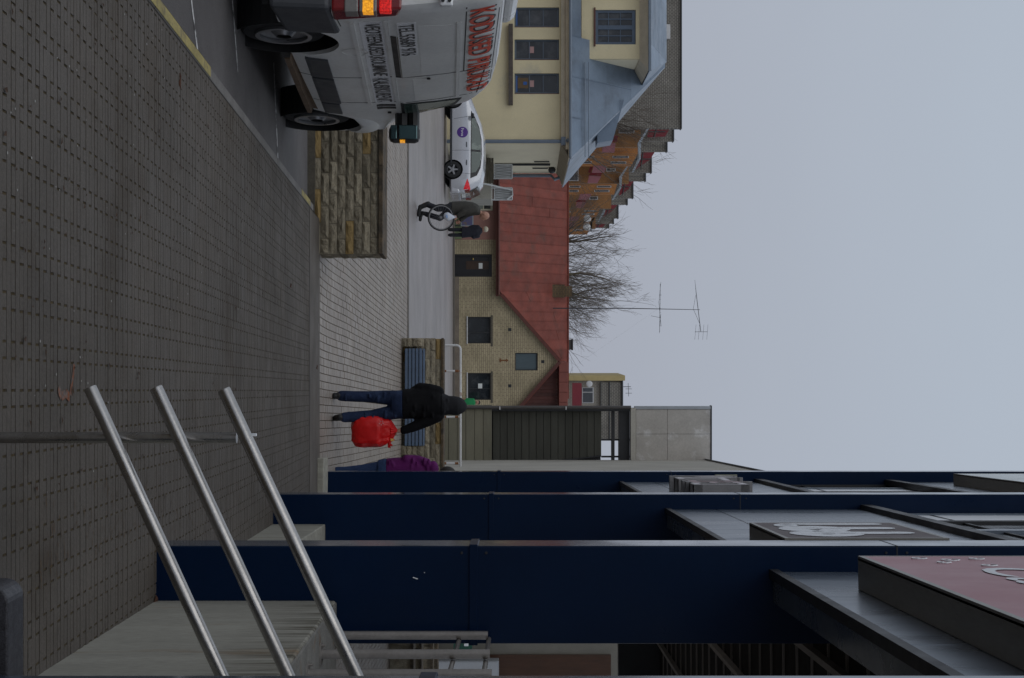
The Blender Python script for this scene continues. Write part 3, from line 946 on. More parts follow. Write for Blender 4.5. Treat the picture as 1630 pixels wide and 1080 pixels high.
M['chim'] = brick_mat('chimney_brick', (.20, .135, .07), (.16, .11, .06), (.09, .075, .06), .22, .08, .012, stain_or_sheen=.3)
M['paper'] = mat('paper_notice', (.72, .74, .72), .6, .04)
M['curtain'] = mat('blue_grey_shutter', (.075, .105, .12), .5, .15, 4, stretch=(9, 1, .6))
YG = 75.0
K = YG / F
gh = thing('gable_house', 'yellow brick house with red sheet roof and pointed gable across the yard', 'house', (0, YG, 0))
def gx(u): return (u - 540) * K
def gz(h): return EZ + (h - 822) * K
zbase = gz(715)
# wall with gable outline, openings cut as separate pieces by building it from strips
def wall_poly(pts, d, mt, name, par=gh): return MB().prism([(gx(u), 0, gz(h)) for u, h in pts], (0, d, 0)).build(name, mt, par)
def strip(u0, u1, h0, h1, mt=M['silicate'], nm='wall'): return box(nm, mt, gh, gx(u0), gx(u1), 0, .3, gz(h0), gz(h1))
bm_ = MB()
for (u0, u1, h0, h1) in ((382, 405, 700, 797), (405, 441, 783, 797), (441, 504.7, 700, 797), (504.7, 547, 700, 744.6), (504.7, 547, 781, 797), (547, 594, 700, 797),
                         (594, 637, 700, 744.6), (594, 637, 781, 797), (637, 690, 700, 797)):
    bm_.box(gx(u0), gx(u1), 0, .3, gz(h0), gz(h1))
ap = (575.5, 889)
def rk(u): return 797 + (889 - 797) * ((u - 471) / (575.5 - 471) if u < 575.5 else (680 - u) / (680 - 575.5))
for (ua, ub, lo) in ((471, 562, 797.05), (562, 575.5, 856), (575.5, 590, 856), (590, 680, 797.05)):
    pts = [(ua, lo), (ub, lo), (ub, max(rk(ub), lo + .01)), (ua, max(rk(ua), lo + .01))]
    bm_.prism([(gx(u), 0, gz(h)) for u, h in pts], (0, .3, 0))
bm_.box(gx(562), gx(590), 0, .3, gz(797.05), gz(820))
bm_.build('brick_wall', M['silicate'], gh)
box('plinth', mat('stained_plinth', (.20, .165, .13), .9, .25, 1.5, .1, 20), gh, gx(441.5), gx(690), -.03, -.002, gz(700), gz(731))
box('plaster_wall', M['pinkwall'], gh, gx(258), gx(381.9), .0, .3, gz(700), gz(797))
box('green_dado', M['greendado'], gh, gx(322), gx(381), -.03, -.002, gz(700), gz(735))
# windows
for (u0, u1, h0, h1, pz_) in ((504.7, 547, 744.6, 781, 'glass'), (594, 637, 744.6, 781, 'glass')):
    f = MB()
    a, c, z0, z1 = gx(u0), gx(u1), gz(h0), gz(h1)
    for bx in ((a, a + .05, z0, z1), (c - .05, c, z0, z1), (a + .05, c - .05, z0, z0 + .05), (a + .05, c - .05, z1 - .05, z1), ((a + c) / 2 + .1, (a + c) / 2 + .14, z0 + .05, z1 - .05)):
        f.box(bx[0], bx[1], .08, .14, bx[2], bx[3])
    w = f.build('window', M['darkmetal'], gh)
    box('pane', M['glassd'], w, a + .05, c - .05, .12, .13, z0 + .05, z1 - .05)
    box('sill', M['barrier'], w, a - .03, c + .03, -.06, .07, z0 - .05, z0 - .002)
    box('lintel_bricks', M['mortar'], w, a - .08, c + .15, -.008, -.001, z1 + .0, z1 + .11)
box('notice', M['paper'], gh, gx(611), gx(619), .105, .118, gz(761), gz(767.5))
aw = MB()
a, c, z0, z1 = gx(562), gx(590), gz(820), gz(856)
for bx in ((a, a + .04, z0, z1), (c - .04, c, z0, z1), (a + .04, c - .04, z0, z0 + .04), (a + .04, c - .04, z1 - .07, z1)):
    aw.box(bx[0], bx[1], .06, .14, bx[2], bx[3])
aw = aw.build('attic_window', M['darkmetal'], gh)
box('shutter', M['curtain'], aw, a + .04, c - .04, .10, .12, z0 + .04, z1 - .07)
for (u, h) in ((525, 811.5), (576, 864), (614.5, 811.5)):
    box('air_vent', M['darkmetal'], gh, gx(u - 2.4), gx(u + 2.4), -.012, -.001, gz(h - 2.6), gz(h + 2.6))
MB().box(-.03, .03, -.03, -.002, -.22, .22).box(-.09, .09, -.032, -.004, -.2, -.14).box(-.07, .07, -.032, -.004, .12, .17).build('wall_anchor', M['rust'], gh, loc=(gx(574), 0, gz(802)))
# door
dr = MB()
a, c, z0, z1 = gx(405), gx(441), zbase - .02, gz(783)
for bx in ((a, a + .10, z0, z1), (c - .10, c, z0, z1), (a + .1, c - .1, z1 - .14, z1)): dr.box(bx[0], bx[1], .02, .2, bx[2], bx[3])
dr = dr.build('door', M['door'], gh)
box('door_leaf', M['door'], dr, a + .1, c - .1, .09, .15, z0, z1 - .14)
box('door_panel', M['doorp'], dr, gx(416), gx(429), .075, .089, gz(742), gz(778))
box('notice', M['paper'], dr, gx(419), gx(428), .06, .074, gz(762), gz(768))
MB().tube([(gx(414), .04, gz(753)), (gx(411), .04, gz(753))], .025, 8).build('handle', mat('brass', (.4, .3, .1), .3, 0, metal=.8), dr)
# windows of the plastered left part
lwn = box('window', M['cream'], gh, gx(320), gx(335.5), -.05, -.001, gz(741), gz(784.5))
box('pane', M['glassd'], lwn, gx(322), gx(333), -.06, -.051, gz(770.5), gz(781))
box('panel', mat('grey_blind', (.18, .20, .17), .6), lwn, gx(322), gx(333), -.06, -.051, gz(742), gz(769))
po = thing('notice_board', 'blue and purple poster board in a grey frame behind the man with the wheel', 'notice board', (gx(351), YG - .35, gz(721)))
box('frame', mat('grey_frame', (.28, .32, .34), .5), po, -.25, .32, 0, .05, .4, 1.02)
pm = mat('poster_print', (.10, .10, .20), .5, .1, 2, stain_or_sheen=((.20, .13, .04), .8, 4, .55, .6))
box('poster', pm, po, -.2, .27, -.012, -.001, .45, .97)
for x in (-.22, .27): box('leg', M['darkmetal'], po, x, x + .04, .01, .05, -.1, .4)
# main roof: single sheets between standing seams
ye, yr = -.45, 4.0
ze, zrg = gz(795), EZ + (904 - 822) / F * (YG + 4.0)
def roof_pt(x, q): return (x, ye + (yr - ye) * q, ze + (zrg - ze) * q)
us = 262.0; nsh = 0
rf = MB().hexa([roof_pt(gx(276), 0)] + [roof_pt(gx(700), 0), roof_pt(gx(700), 1), roof_pt(gx(276), 1)] + [(p[0], p[1], p[2] + .03) for p in (roof_pt(gx(276), 0), roof_pt(gx(700), 0), roof_pt(gx(700), 1), roof_pt(gx(276), 1))])
# roof deck only left of the gable; the part behind the gable carries sheets down to the valley
def valley_q(u):
    """share of the slope where the gable roof leaves the main slope (0 eave .. 1 ridge)"""
    if u < 471: return 0
    if u <= 575.5: z = gz(rk(u)) + .06
    else: z = gz(889)
    return max(0, min(.985, (z - ze) / (zrg - ze)))
while us < 592:
    ue = us + 15.4 + R.uniform(-1.2, 1.2)
    q0, q1 = valley_q(us), valley_q(ue)
    x0, x1 = gx(us) + .006, gx(ue) - .006
    lift = R.uniform(0, .012)
    a, b_, c, d = [Vector(roof_pt(x0, q0)), Vector(roof_pt(x1, q1)), Vector(roof_pt(x1, 1)), Vector(roof_pt(x0, 1))]
    n = Vector((0, -(zrg - ze), (yr - ye))).normalized()
    n = Vector((0, n.y, abs(n.z)))
    b2 = MB().prism([p + n * lift for p in (a, b_, c, d)], n * .02)
    sheet = b2.build('roof_sheet', M['redroof'], gh)
    MB().prism([a + n * lift, a + n * lift - Vector((.022, 0, 0)), d + n * lift - Vector((.022, 0, 0)), d + n * lift], n * .045).build('seam', M['redroof'], sheet)
    if R.random() < .3:
        q = R.uniform(.3, .75); p0 = a.lerp(d, q) + n * (lift + .02); p1 = b_.lerp(c, q) + n * (lift + .02)
        dv = (d - a).normalized() * .03
        MB().prism([p0, p1, p1 + dv, p0 + dv], n * .012).build('cross_seam', M['redroof'], sheet)
    us = ue
box('ridge_cap', M['redroof'], gh, gx(262), gx(640), yr - .1, yr + .12, zrg - .01, zrg + .05)
box('back_slope', M['redroof'], gh, gx(262), gx(690), yr + .15, 8.5, gz(700), zrg - .6)
# eaves: fascia and gutter
box('eave_board', M['redtrim'], gh, gx(262), gx(472), ye - .02, .28, ze - .16, ze - .02)
MB().tube([(gx(262), ye - .06, ze - .03), (gx(470), ye - .06, ze - .03)], .06, 8).build('gutter', M['redtrim'], gh, smooth=True)
# gable verge boards, gable roof edges
def verge(ua, ha, ub, hb):
    a, b_ = Vector((gx(ua), -.30, gz(ha))), Vector((gx(ub), -.30, gz(hb)))
    d = (b_ - a).normalized(); n = Vector((-d.z, 0, d.x))
    if n.z < 0: n = -n
    MB().prism([a - n * .05, b_ - n * .05, b_ + n * .10, a + n * .10], (0, .05, 0)).build('verge_board', M['redtrim'], gh)
    yv = Vector((0, 1, 0)); q_ = [a + n * .102, b_ + n * .102, b_ + n * .125, a + n * .125]
    MB().hexa([q_[0], q_[1], q_[1] + yv * 3.2, q_[0] + yv * .06, q_[3], q_[2], q_[2] + yv * 3.2, q_[3] + yv * .06]).build('gable_roof_sheet', M['redroof'], gh)
verge(467, 794.5, 575.5, 890)
verge(684, 794.5, 575.6, 890)
# boarded wall and band to the right of the gable
M['cladding'] = mat('dark_red_cladding', (.075, .024, .018), .7, .2, 3, .08, 20, rnd=.2)
uu = 577
while uu < 690:
    box('cladding_board', M['cladding'], gh, gx(uu), gx(uu + 5.2), .55 + .01 * (int(uu) % 2), .62, gz(800), gz(889))
    uu += 5.5
uu = 577
while uu < 690:
    MB().box(gx(uu), gx(uu + 15.6), .1, 4.0, gz(890), gz(904)).build('roof_band_sheet', M['redband'], gh, bevel=.01)
    uu += 16
# chimneys
ch = MB().box(gx(450), gx(471), 2.9, 3.6, gz(870), gz(902)).build('chimney', M['chim'], gh)
box('chimney_cap', M['chim'], ch, gx(452.5), gx(469.5), 2.95, 3.55, gz(902.1), gz(914))
ch = MB().box(gx(541), gx(558), 4.4, 5.0, gz(880), gz(915)).build('chimney', mat('sooty_brick', (.10, .095, .09), .9, .25, 5), gh)
box('chimney_cap', M['darkmetal'], ch, gx(540), gx(559), 4.35, 5.05, gz(915.1), gz(917.5))

# antenna mast
YA = YG + 2.6
am = thing('antenna_mast', 'thin dark television antenna mast with two long aerials on the red roof', 'antenna', P(490, 880, YA))
ao = Vector(am.location)
def ar(u, h, dy=0): p = P(u, h, YA) - ao; return Vector((p.x, dy, p.z))
M['mast'] = mat('mast_metal', (.035, .035, .04), .6, .1)
MB().tube([ar(491, 880), ar(491.2, 1000), ar(493.4, 1114)], [.034, .026, .014], 6).build('mast', M['mast'], am)
b = MB()
b.tube([ar(452, 1051), ar(529, 1050)], .012, 5)
for i in range(9):
    u = 463 + i * 7; l_ = .35 + .04 * (i % 3)
    b.tube([ar(u, 1050.5, -l_), ar(u, 1050.8, l_)], .007, 4)
b.tube([ar(449, 1052), ar(480, 1049)], .006, 4); b.tube([ar(500, 1052), ar(531, 1049.5)], .006, 4)
b.tube([ar(470, 1049), ar(470, 1053)], .008, 4); b.tube([ar(503, 1036), ar(506, 1051)], .008, 4); b.tube([ar(480, 1048.6), ar(520, 1052.5)], .008, 4)
b.build('yagi_aerial', M['mast'], am)
b = MB()
b.tube([ar(446, 1106), ar(470, 1108.5), ar(528, 1115.5)], [.006, .016, .016], 5)
b.tube([ar(492, 1103.5), ar(470, 1107.5)], .007, 4); b.tube([ar(492, 1103.5), ar(516, 1114)], .008, 4)
b.tube([ar(528.5, 1106), ar(528.5, 1126)], .010, 4)
for h in (1107, 1112.5, 1119.5, 1126): b.tube([ar(517, h + 1), ar(541, h - 1)], .006, 4)
b.build('yagi_aerial', M['mast'], am)
for (uu, hh) in ((590, 905), (395, 906)):
    MB().tube([ar(491.5, 1048), ar(uu, hh)], .0014, 3).build('guy_wire', M['mast'], am)
# ------------------------------------------------------------------ yellow house with grey metal hip roof on the left
M['yplaster'] = mat('yellow_plaster', (.66, .575, .375), .85, .07, .8, .04, 20, spec=.2, stain_or_sheen=((.38, .37, .31), .6, .55, .58, .72))
M['yplaster_lit'] = mat('yellow_plaster_lit', (.70, .64, .48), .85, .06, 1, .04, 20, spec=.2)  # paler copy of the yellow plaster: light painted on right-hand walls
M['zinc'] = mat('grey_zinc_sheet', (.165, .21, .27), .42, .15, 1.1, .05, 20, metal=.25, rnd=.12, stain_or_sheen=((.10, .12, .15), .6, .8, .52, .68))
M['zinc_pipe'] = mat('zinc_pipe', (.16, .195, .24), .4, .1, 3, metal=.3)
M['frame_blue'] = mat('blue_grey_window_frame', (.085, .11, .145), .55, .1, 4)
M['cornice'] = mat('cornice_plaster', (.62, .55, .42), .85, .12, 2, .05, 20)
M['box_items'] = mat('cardboard_boxes', (.13, .085, .045), .8, .1)
M['items_blue'] = mat('blue_item', (.02, .10, .35), .5, .05)
M['items_pink'] = mat('pink_item', (.42, .25, .24), .6, .05)
YY = 58.0; KY = YY / F
yh = thing('yellow_house', 'pale yellow plastered house with grey metal hip roof and dormer on the left', 'house', (0, YY, 0))
def yx(u): return (u - 540) * KY
def yz(h): return EZ + (h - 822) * KY
xl = yx(-220); xr = yx(228); zg_ = zfar(YY) - .2
WIN = [(-90, -58), (-38, -7), (12, 43), (63, 95), (117, 149)]
b = MB()
prev = -220
for (a, c) in WIN + [(228, 228)]:
    b.box(yx(prev), yx(a), 0, .35, zg_, yz(894))
    if a < 228:
        b.box(yx(a), yx(c), 0, .35, zg_, yz(819)); b.box(yx(a), yx(c), 0, .35, yz(890), yz(894))
    prev = c
b.build('front_wall', M['yplaster'], yh)
dxs = .054
dep = 7.1
sw = MB().prism([(xr, .36, zg_), (xr + dxs * dep, dep, zg_), (xr + dxs * dep, dep, yz(894)), (xr, .36, yz(894))], (-.3, 0, 0)).build('side_wall', M['yplaster_lit'], yh)
for i, (a, c) in enumerate(WIN):
    x0, x1, z0, z1 = yx(a), yx(c), yz(819), yz(890)
    f = MB()
    f.box(x0, x0 + .06, .10, .2, z0, z1); f.box(x1 - .06, x1, .10, .2, z0, z1); f.box(x0 + .06, x1 - .06, .10, .2, z0, z0 + .07); f.box(x0 + .06, x1 - .06, .10, .2, z1 - .07, z1)
    f.box(x0 + .06, x1 - .06, .11, .19, yz(842), yz(843.5)); f.box(x0 + .06, x1 - .06, .11, .19, yz(864), yz(865.5))
    w = f.build('window', M['frame_blue'], yh)
    box('pane', M['glassd'], w, x0 + .06, x1 - .06, .15, .16, z0 + .07, z1 - .07)
    box('reveal', M['redtrim'], w, x1 + .001, x1 + .02, -.01, .09, z0, z1)
    if i in (2, 4):
        if i == 4: box('box_stack', M['box_items'], w, x0 + .15, x0 + .55, .135, .149, yz(824), yz(841))
        box('blue_item', M['items_blue'], w, x0 + .07, x1 - .08, .13, .149, yz(821), yz(823.5))
    if i == 4:
        box('blue_bag', M['items_blue'], w, x0 + .30, x0 + .42, .13, .134, yz(833), yz(839))
    if i in (3, 4): box('pink_item', M['items_pink'], w, x0 + .25, x0 + .5, .135, .149, yz(843.5), yz(850))
sb = box('sign_ledge', mat('worn_brown_board', (.075, .06, .05), .7, .3, 4, .2, 20), yh, yx(40), yx(168), -.22, -.002, yz(809.5), yz(816.5))
box('cornice', M['cornice'], yh, xl, xr + .05, -.12, -.002, yz(893), yz(900))
box('cornice', M['cornice'], yh, xl, xr + .25, -.32, -.002, yz(900.2), yz(907))
MB().prism([(xr, 0, yz(893)), (xr + dxs * dep, dep, yz(893)), (xr + dxs * dep + .5, dep, yz(904)), (xr + .62, 0, yz(906))], (0, 0, .03)).build('side_soffit', mat('soffit_board', (.27, .235, .17), .85, .12, 2), yh)
# roof sheets
ze2, yE = yz(907.5), -.55
xE = yx(255)
RG = 4.4; zR = EZ + (1057 - 822) / F * (YY + RG); xR = (108 - 540) / F * (YY + RG)
def front_pt(x, q): return Vector((x, yE + (RG - yE) * q, ze2 + (zR - ze2) * q))
box('gutter', M['zinc_pipe'], yh, xl, xE, yE - .12, yE - .002, ze2 - .06, ze2 + .05, bevel=.03)
cols = 14; rows = 4
nrm = Vector((0, -(zR - ze2), (RG - yE))).normalized()
DX0, DX1 = yx(-130), (94 - 540) / F * (YY + .35)   # dormer span
x = xE
widths = 1.55
k = 0
qs = [0, .10, .36, .62, .84, 1.0]
while x > xl:
    x2 = x - widths
    for q0, q1 in zip(qs, qs[1:]):
        hip0 = xE + (xR - xE) * q0; hip1 = xE + (xR - xE) * q1
        a, c, d, e_ = front_pt(min(x, hip0), q0), front_pt(min(x2, hip0), q0), front_pt(min(x2, hip1), q1), front_pt(min(x, hip1), q1)
        if (a - c).length < .02 and (d - e_).length < .02: continue
        if (c.x + a.x) / 2 < DX1 - .4 and q0 > .09 and q1 < .9: continue
        lift = nrm * R.uniform(0, .012)
        pts = [p + lift for p in (a, c, d, e_)]
        if (a - c).length < .02: pts = pts[1:]
        if (d - e_).length < .02: pts = pts[:-1]
        sh_ = MB().prism(pts, nrm * .02).build('roof_sheet', M['zinc'], yh)
        if (a - e_).length > .2 and x < hip1 - .05:
            MB().prism([a + lift, a + lift - Vector((.03, 0, 0)), e_ + lift - Vector((.03, 0, 0)), e_ + lift], nrm * .05).build('seam', M['zinc'], sh_)
    x = x2
MB().tube([front_pt(xE - .1, .12), front_pt(DX1 + .2, .12)], .02, 6).build('snow_rail', M['zinc_pipe'], yh, loc=nrm * .12)
MB().tube([front_pt(xE - .1, .135), front_pt(DX1 + .2, .135)], .02, 6).build('snow_rail', M['zinc_pipe'], yh, loc=nrm * .22)
# hip side slope and ridge
yB = 2 * RG - yE
sn = Vector(((zR - ze2), 0, (xE - xR))).normalized()
MB().prism([(xE, yE, ze2), (xE + .12, yB, ze2), (xR, RG + .6, zR), (xR, RG, zR)], (0, 0, -.05)).build('side_roof', M['zinc'], yh)
MB().tube([(xE, yE, ze2), (xR, RG, zR)], .035, 6).build('hip_cap', mat('pale_zinc', (.30, .34, .40), .35, .1, metal=.4), yh)
MB().tube([(xl, RG, zR), (xR, RG, zR)], .05, 6).build('ridge_cap', M['zinc'], yh)
MB().prism([(xl, yE, ze2 - .07), (xE, yE, ze2 - .07), (xE, yB, ze2 - .07), (xl, yB, ze2 - .07)], (0, 0, .04)).build('eave_board', M['cornice'], yh)
# side gable dormer of the hip
sdm = MB().prism([(xE - 2.6, 1.9, ze2 + 1.1), (xE - .9, 1.9, ze2 + 1.15), (xE - 1.0, 1.9, ze2 + 1.75), (xE - 2.6, 1.9, ze2 + 2.2)], (0, 1.6, 0)).build('roof_hatch', M['zinc'], yh)
# front dormer
yD = .35; KD = (YY + yD) / F
def dx(u): return (u - 540) * KD
def dzz(h): return EZ + (h - 822) * KD
wu = (16, 71, 948, 1012)
b = MB()
b.box(DX0, dx(wu[0]), yD, yD + .25, dzz(926), dzz(1024)); b.box(dx(wu[1]), DX1, yD, yD + .25, dzz(926), dzz(1024))
b.box(dx(wu[0]), dx(wu[1]), yD, yD + .25, dzz(926), dzz(wu[2])); b.box(dx(wu[0]), dx(wu[1]), yD, yD + .25, dzz(wu[3]), dzz(1024))
b.build('dormer_wall', M['yplaster'], yh)
zc_ = dzz(1019); yc_ = yE + (RG - yE) * (zc_ - ze2) / (zR - ze2)
MB().prism([(DX1, yD + .26, dzz(927)), (DX1, yc_, zc_), (DX1, yD + .26, zc_)], (-.2, 0, 0)).build('dormer_cheek', M['yplaster_lit'], yh)
f = MB()
x0, x1, z0, z1 = dx(wu[0]), dx(wu[1]), dzz(wu[2]), dzz(wu[3])
fw = .10
f.box(x0, x0 + fw, yD + .06, yD + .16, z0, z1); f.box(x1 - fw, x1, yD + .06, yD + .16, z0, z1); f.box(x0 + fw, x1 - fw, yD + .06, yD + .16, z0, z0 + fw); f.box(x0 + fw, x1 - fw, yD + .06, yD + .16, z1 - fw * 1.4, z1)
xm = (x0 + x1) / 2; f.box(xm - .08, xm + .08, yD + .055, yD + .16, z0 + fw, z1 - fw * 1.4)
for hh in (968, 987): f.box(x0 + fw, xm - .08, yD + .07, yD + .15, dzz(hh), dzz(hh + 1.2)); f.box(xm + .08, x1 - fw, yD + .07, yD + .15, dzz(hh), dzz(hh + 1.2))
for xq in ((x0 + fw + xm - .08) / 2, (x1 - fw + xm + .08) / 2): f.box(xq - .02, xq + .02, yD + .072, yD + .148, z0 + fw, z1 - fw * 1.4)
w = f.build('dormer_window', mat('blue_frame', (.075, .105, .15), .5, .1), yh)
box('pane', M['glassd'], w, x0 + fw, x1 - fw, yD + .11, yD + .12, z0 + fw, z1 - fw * 1.4)
box('sill', M['redtrim'], w, x0 - .08, x1 + .08, yD - .06, yD + .05, z0 - .06, z0 - .004)
zd0, zd1 = dzz(1018), dzz(1031)
b = MB(); b.hexa([(DX0, yD - .002, zd0), (DX1 + .05, yD - .002, zd0), (DX1 + .05, RG - 1, zd0), (DX0, RG - 1, zd0), (DX0, yD - .45, zd1), (DX1 + .5, yD - .45, zd1), (DX1 + .5, RG - 1, zd1), (DX0, RG - 1, zd1)])
b.build('dormer_cornice', M['cornice'], yh)
box('dormer_gutter', M['zinc_pipe'], yh, DX0, DX1 + .55, yD - .53, yD - .45, zd1 - .02, zd1 + .1, bevel=.02)
zt = zR + .02
xq = DX1 + .55
while xq > DX0:
    x2 = xq - 1.1
    a = Vector((xq, yD - .45, zd1 + .02)); c = Vector((x2, yD - .45, zd1 + .02)); d = Vector((min(x2, DX1 - .5), RG - .6, zt)); e_ = Vector((min(xq, DX1 - .5), RG - .6, zt))
    MB().prism([a, c, d, e_] if (d - e_).length > .05 else [a, c, d], (0, 0, .02 + R.uniform(0, .01))).build('dormer_roof_sheet', M['zinc'], yh)
    xq = x2
MB().prism([(DX1 + .55, yD - .45, zd1 + .02), (DX1 + .55, RG - 1, zd1 + .02), (DX1 - .5, RG - .6, zt)], (0, 0, .02)).build('dormer_roof_side', M['zinc'], yh)
# downpipes
p = MB().tube([(xr - .05, -.10, zg_), (xr - .05, -.10, yz(900)), (xr - .05, -.45, yz(904)), (xr - .05, -.5, yz(908))], .075, 10).build('downpipe', M['zinc_pipe'], yh, smooth=True)
box('hopper', M['zinc_pipe'], p, xr - .2, xr + .1, -.28, -.02, yz(893), yz(901))
ps = MB().tube([(xr + dxs * dep + .12, dep - .2, zg_), (xr + dxs * dep + .12, dep - .2, yz(884)), (xr + .7, dep - .5, yz(890)), (xE - .1, dep - .4, ze2 - .08)], .07, 8).build('downpipe', M['zinc_pipe'], yh, smooth=True)
for (q, h0, h1) in ((4.6, 785, 880), (3.9, 852, 878), (5.5, 850, 877)):
    MB().tube([(xr + dxs * q + .05, q, yz(h0)), (xr + dxs * q + .05, q, yz(h1))], .03 if h0 > 800 else .05, 6).build('cable_pipe', M['darkmetal'], yh)
MB().sph((xr + dxs * 5.6 + .1, 5.6, yz(884)), .16, 10, 6).build('wall_lamp', M['darkmetal'], yh, smooth=True)

# porch with ramp rails
YP = 60.5; KP = YP / F
pc = thing('porch_landing', 'weathered concrete porch landing with steps and white metal rails behind the silver car', 'porch', ((300 - 540) * KP, YP, zfar(YP)))
def pxx(u): return (u - 300) * KP
def pzz(h): return EZ + (h - 822) * KP - zfar(YP)
M['oldcon3'] = mat('stained_concrete', (.33, .32, .28), .85, .14, 1.5, .1, 30, stain_or_sheen=((.15, .14, .12), .6, 2.0, .55, .7))
box('landing', M['oldcon3'], pc, pxx(258), pxx(317), 0, 3, -.1, pzz(782), bevel=.02)
for i in range(4): box('step', M['oldcon3'], pc, pxx(250 - i * 7), pxx(257.8 - i * 7 + 0), .2, 3, -.1, pzz(778 - i * 14))
for i in range(3): box('timber_course', mat('dark_timber_%d' % i, (.085, .075, .055), .85, .25, 4, .2, 20), pc, pxx(252), pxx(292), -.08, -.002, pzz(774 + i * 4), pzz(777.6 + i * 4))
M['railp'] = mat('pale_metal_rail', (.52, .54, .55), .45, .08)
pr = thing('porch_railing', 'pale metal porch railing with diagonal bars above the concrete landing', 'railing', ((300 - 540) * KP, YP + .1, zfar(YP) + pzz(782)))
zz0 = .12; zz1 = pzz(815) - pzz(782)
for (a, c) in ((262, 284), (299, 318)):
    b = MB()
    for (z) in (zz0, zz1): b.tube([(pxx(a), 0, z), (pxx(c), 0, z)], .028, 6)
    for u in (a, c): b.tube([(pxx(u), 0, 0), (pxx(u), 0, zz1)], .03, 6)
    b.build('rail_frame', M['railp'], pr)
    box('mesh_panel', mat('pale_sheet', (.40, .41, .41), .6, .08), pr, pxx(a) + .03, pxx(c) - .03, .03, .045, zz0 + .03, zz1 - .03)
    n = 5
    for i in range(n):
        u0 = a + (c - a) * i / n
        MB().tube([(pxx(u0), -.01, zz0), (pxx(u0 + (c - a) / n / 2), -.01, zz1)], .014, 5).build('bar', M['railp'], pr)
        MB().tube([(pxx(u0 + (c - a) / n), -.01, zz0), (pxx(u0 + (c - a) / n / 2), -.01, zz1)], .014, 5).build('bar', M['railp'], pr)
MB().tube([(pxx(292), -.9, -.75), (pxx(297), -.5, .05), (pxx(303), -.1, zz1 + .02), (pxx(311), -.1, zz1 + .02), (pxx(318), -.1, zz1 * .75)], .035, 8).build('hand_rail', M['railp'], pr, smooth=True)

# ------------------------------------------------------------------ stepped apartment block far left
M['greybrick'] = brick_mat('brown_grey_brick', (.27, .25, .22), (.225, .21, .18), (.12, .112, .10), .28, .16, .03, axis='x', stain_or_sheen=.15)
M['orangebrick'] = brick_mat('orange_brick', (.50, .225, .075), (.45, .19, .065), (.30, .15, .075), .3, .12, .015, axis='xy', stain_or_sheen=.14)
M['orangebrick_shade'] = brick_mat('orange_brick_shade', (.33, .165, .065), (.29, .145, .06), (.20, .11, .055), .3, .12, .015, axis='xy', stain_or_sheen=.2)  # orange brick with the shade of the recessed loggias in its colour
M['redpanel'] = mat('dark_red_panel', (.19, .018, .028), .55, .12, 1, .05, 10)
M['pinkpanel'] = mat('faded_pink_panel', (.33, .13, .15), .6, .16, 1, .05, 10)
M['wframe'] = mat('white_window_frame', (.55, .55, .55), .5)
M['capm'] = mat('dark_roof_cap', (.05, .055, .06), .6)
M['canopy'] = mat('pale_canopy_edge', (.30, .34, .38), .45, .1)
apb = thing('apartment_block', 'stepped orange brick apartment block with dark red balcony panels behind the yellow house', 'building', (0, 0, 0))
def AP(u, h, Y): return P(u, h, Y)
def slab(name, mt, u0, u1, h0, h1, Y, d, par=apb, inset=0):
    a = P(u0, h0, Y); c = P(u1, h1, Y)
    return MB().box(a.x, c.x, Y, Y + d, a.z, c.z).build(name, mt, par)
# grey brick end wall (towards the camera)
slab('end_wall', M['greybrick'], -60, 204.5, 800, 1084, 130, .8)
slab('roof_cap', M['capm'], -60, 205, 1084.1, 1085.6, 129.8, 1.1)
sl = slab('stair_box', M['wframe'], 39, 62, 1058, 1067, 129.7, .28)
YS = [(204.5, 224.4, 1071.5, 135.6, 0), (224.4, 241, 1061, 140.9, 1), (241, 274.7, 1036, 147, 0), (274.7, 288, 1026.7, 158.2, 1), (288, 315.5, 1006.7, 164, 0), (315.5, 325.7, 997.7, 175.5, 1),
      (325.7, 347.5, 983, 181, 0), (347.5, 356, 975.7, 192.4, 1), (356, 363, 968, 197, 0)]
for (u0, u1, hc, Y, kind) in YS:
    bl = slab('attic_wall', M['greybrick'], u0 - 14, u1, 880, hc, Y, .8)
    slab('attic_cap', M['capm'], u0 - 14, u1 + .6, hc + .1, hc + 1.8, Y - .2, 1.1, bl)
    if kind == 1:
        slab('panel_joint', M['capm'], (u0 + u1) / 2 - .3, (u0 + u1) / 2 + .2, hc - 38, hc, Y - .03, .028, bl)
def quad_panel(name, mt, pts, Y, d=.25, par=apb):
    return MB().prism([P(u, h, Y) for u, h in pts], (0, d, 0)).build(name, mt, par)
# red attic balcony panels
for (pts, Y) in ([((205, 1033), (205.5, 1066), (217.5, 1059), (219, 1030)), 134.8], [((241, 1023), (241.2, 1043), (254, 1035), (270, 1012), (270, 1010)), 146], [((288.5, 992), (288.5, 1009), (302, 1000), (311, 987), (311, 985)), 163],
                 [((326, 968), (326, 983), (336, 975), (345, 962), (345, 960)), 180], [((356, 948), (356, 964), (362, 960), (362, 948)), 196]):
    p = quad_panel('balcony_panel', M['redpanel'], pts, Y, .2)
    us_ = [q[0] for q in pts]; hs_ = [q[1] for q in pts]; hm = min(hs_) + (max(hs_) - min(hs_)) * .42
    MB().tube([P(min(us_), hm, Y - .06), P(max(us_), hm - 4, Y - .06)], .05, 4).build('rail', M['capm'], p)
    MB().tube([P((min(us_) + max(us_)) / 2 - 2, min(hs_) + 2, Y - .06), P((min(us_) + max(us_)) / 2 - 2, max(hs_) - 7, Y - .06)], .05, 4).build('rail', M['capm'], p)
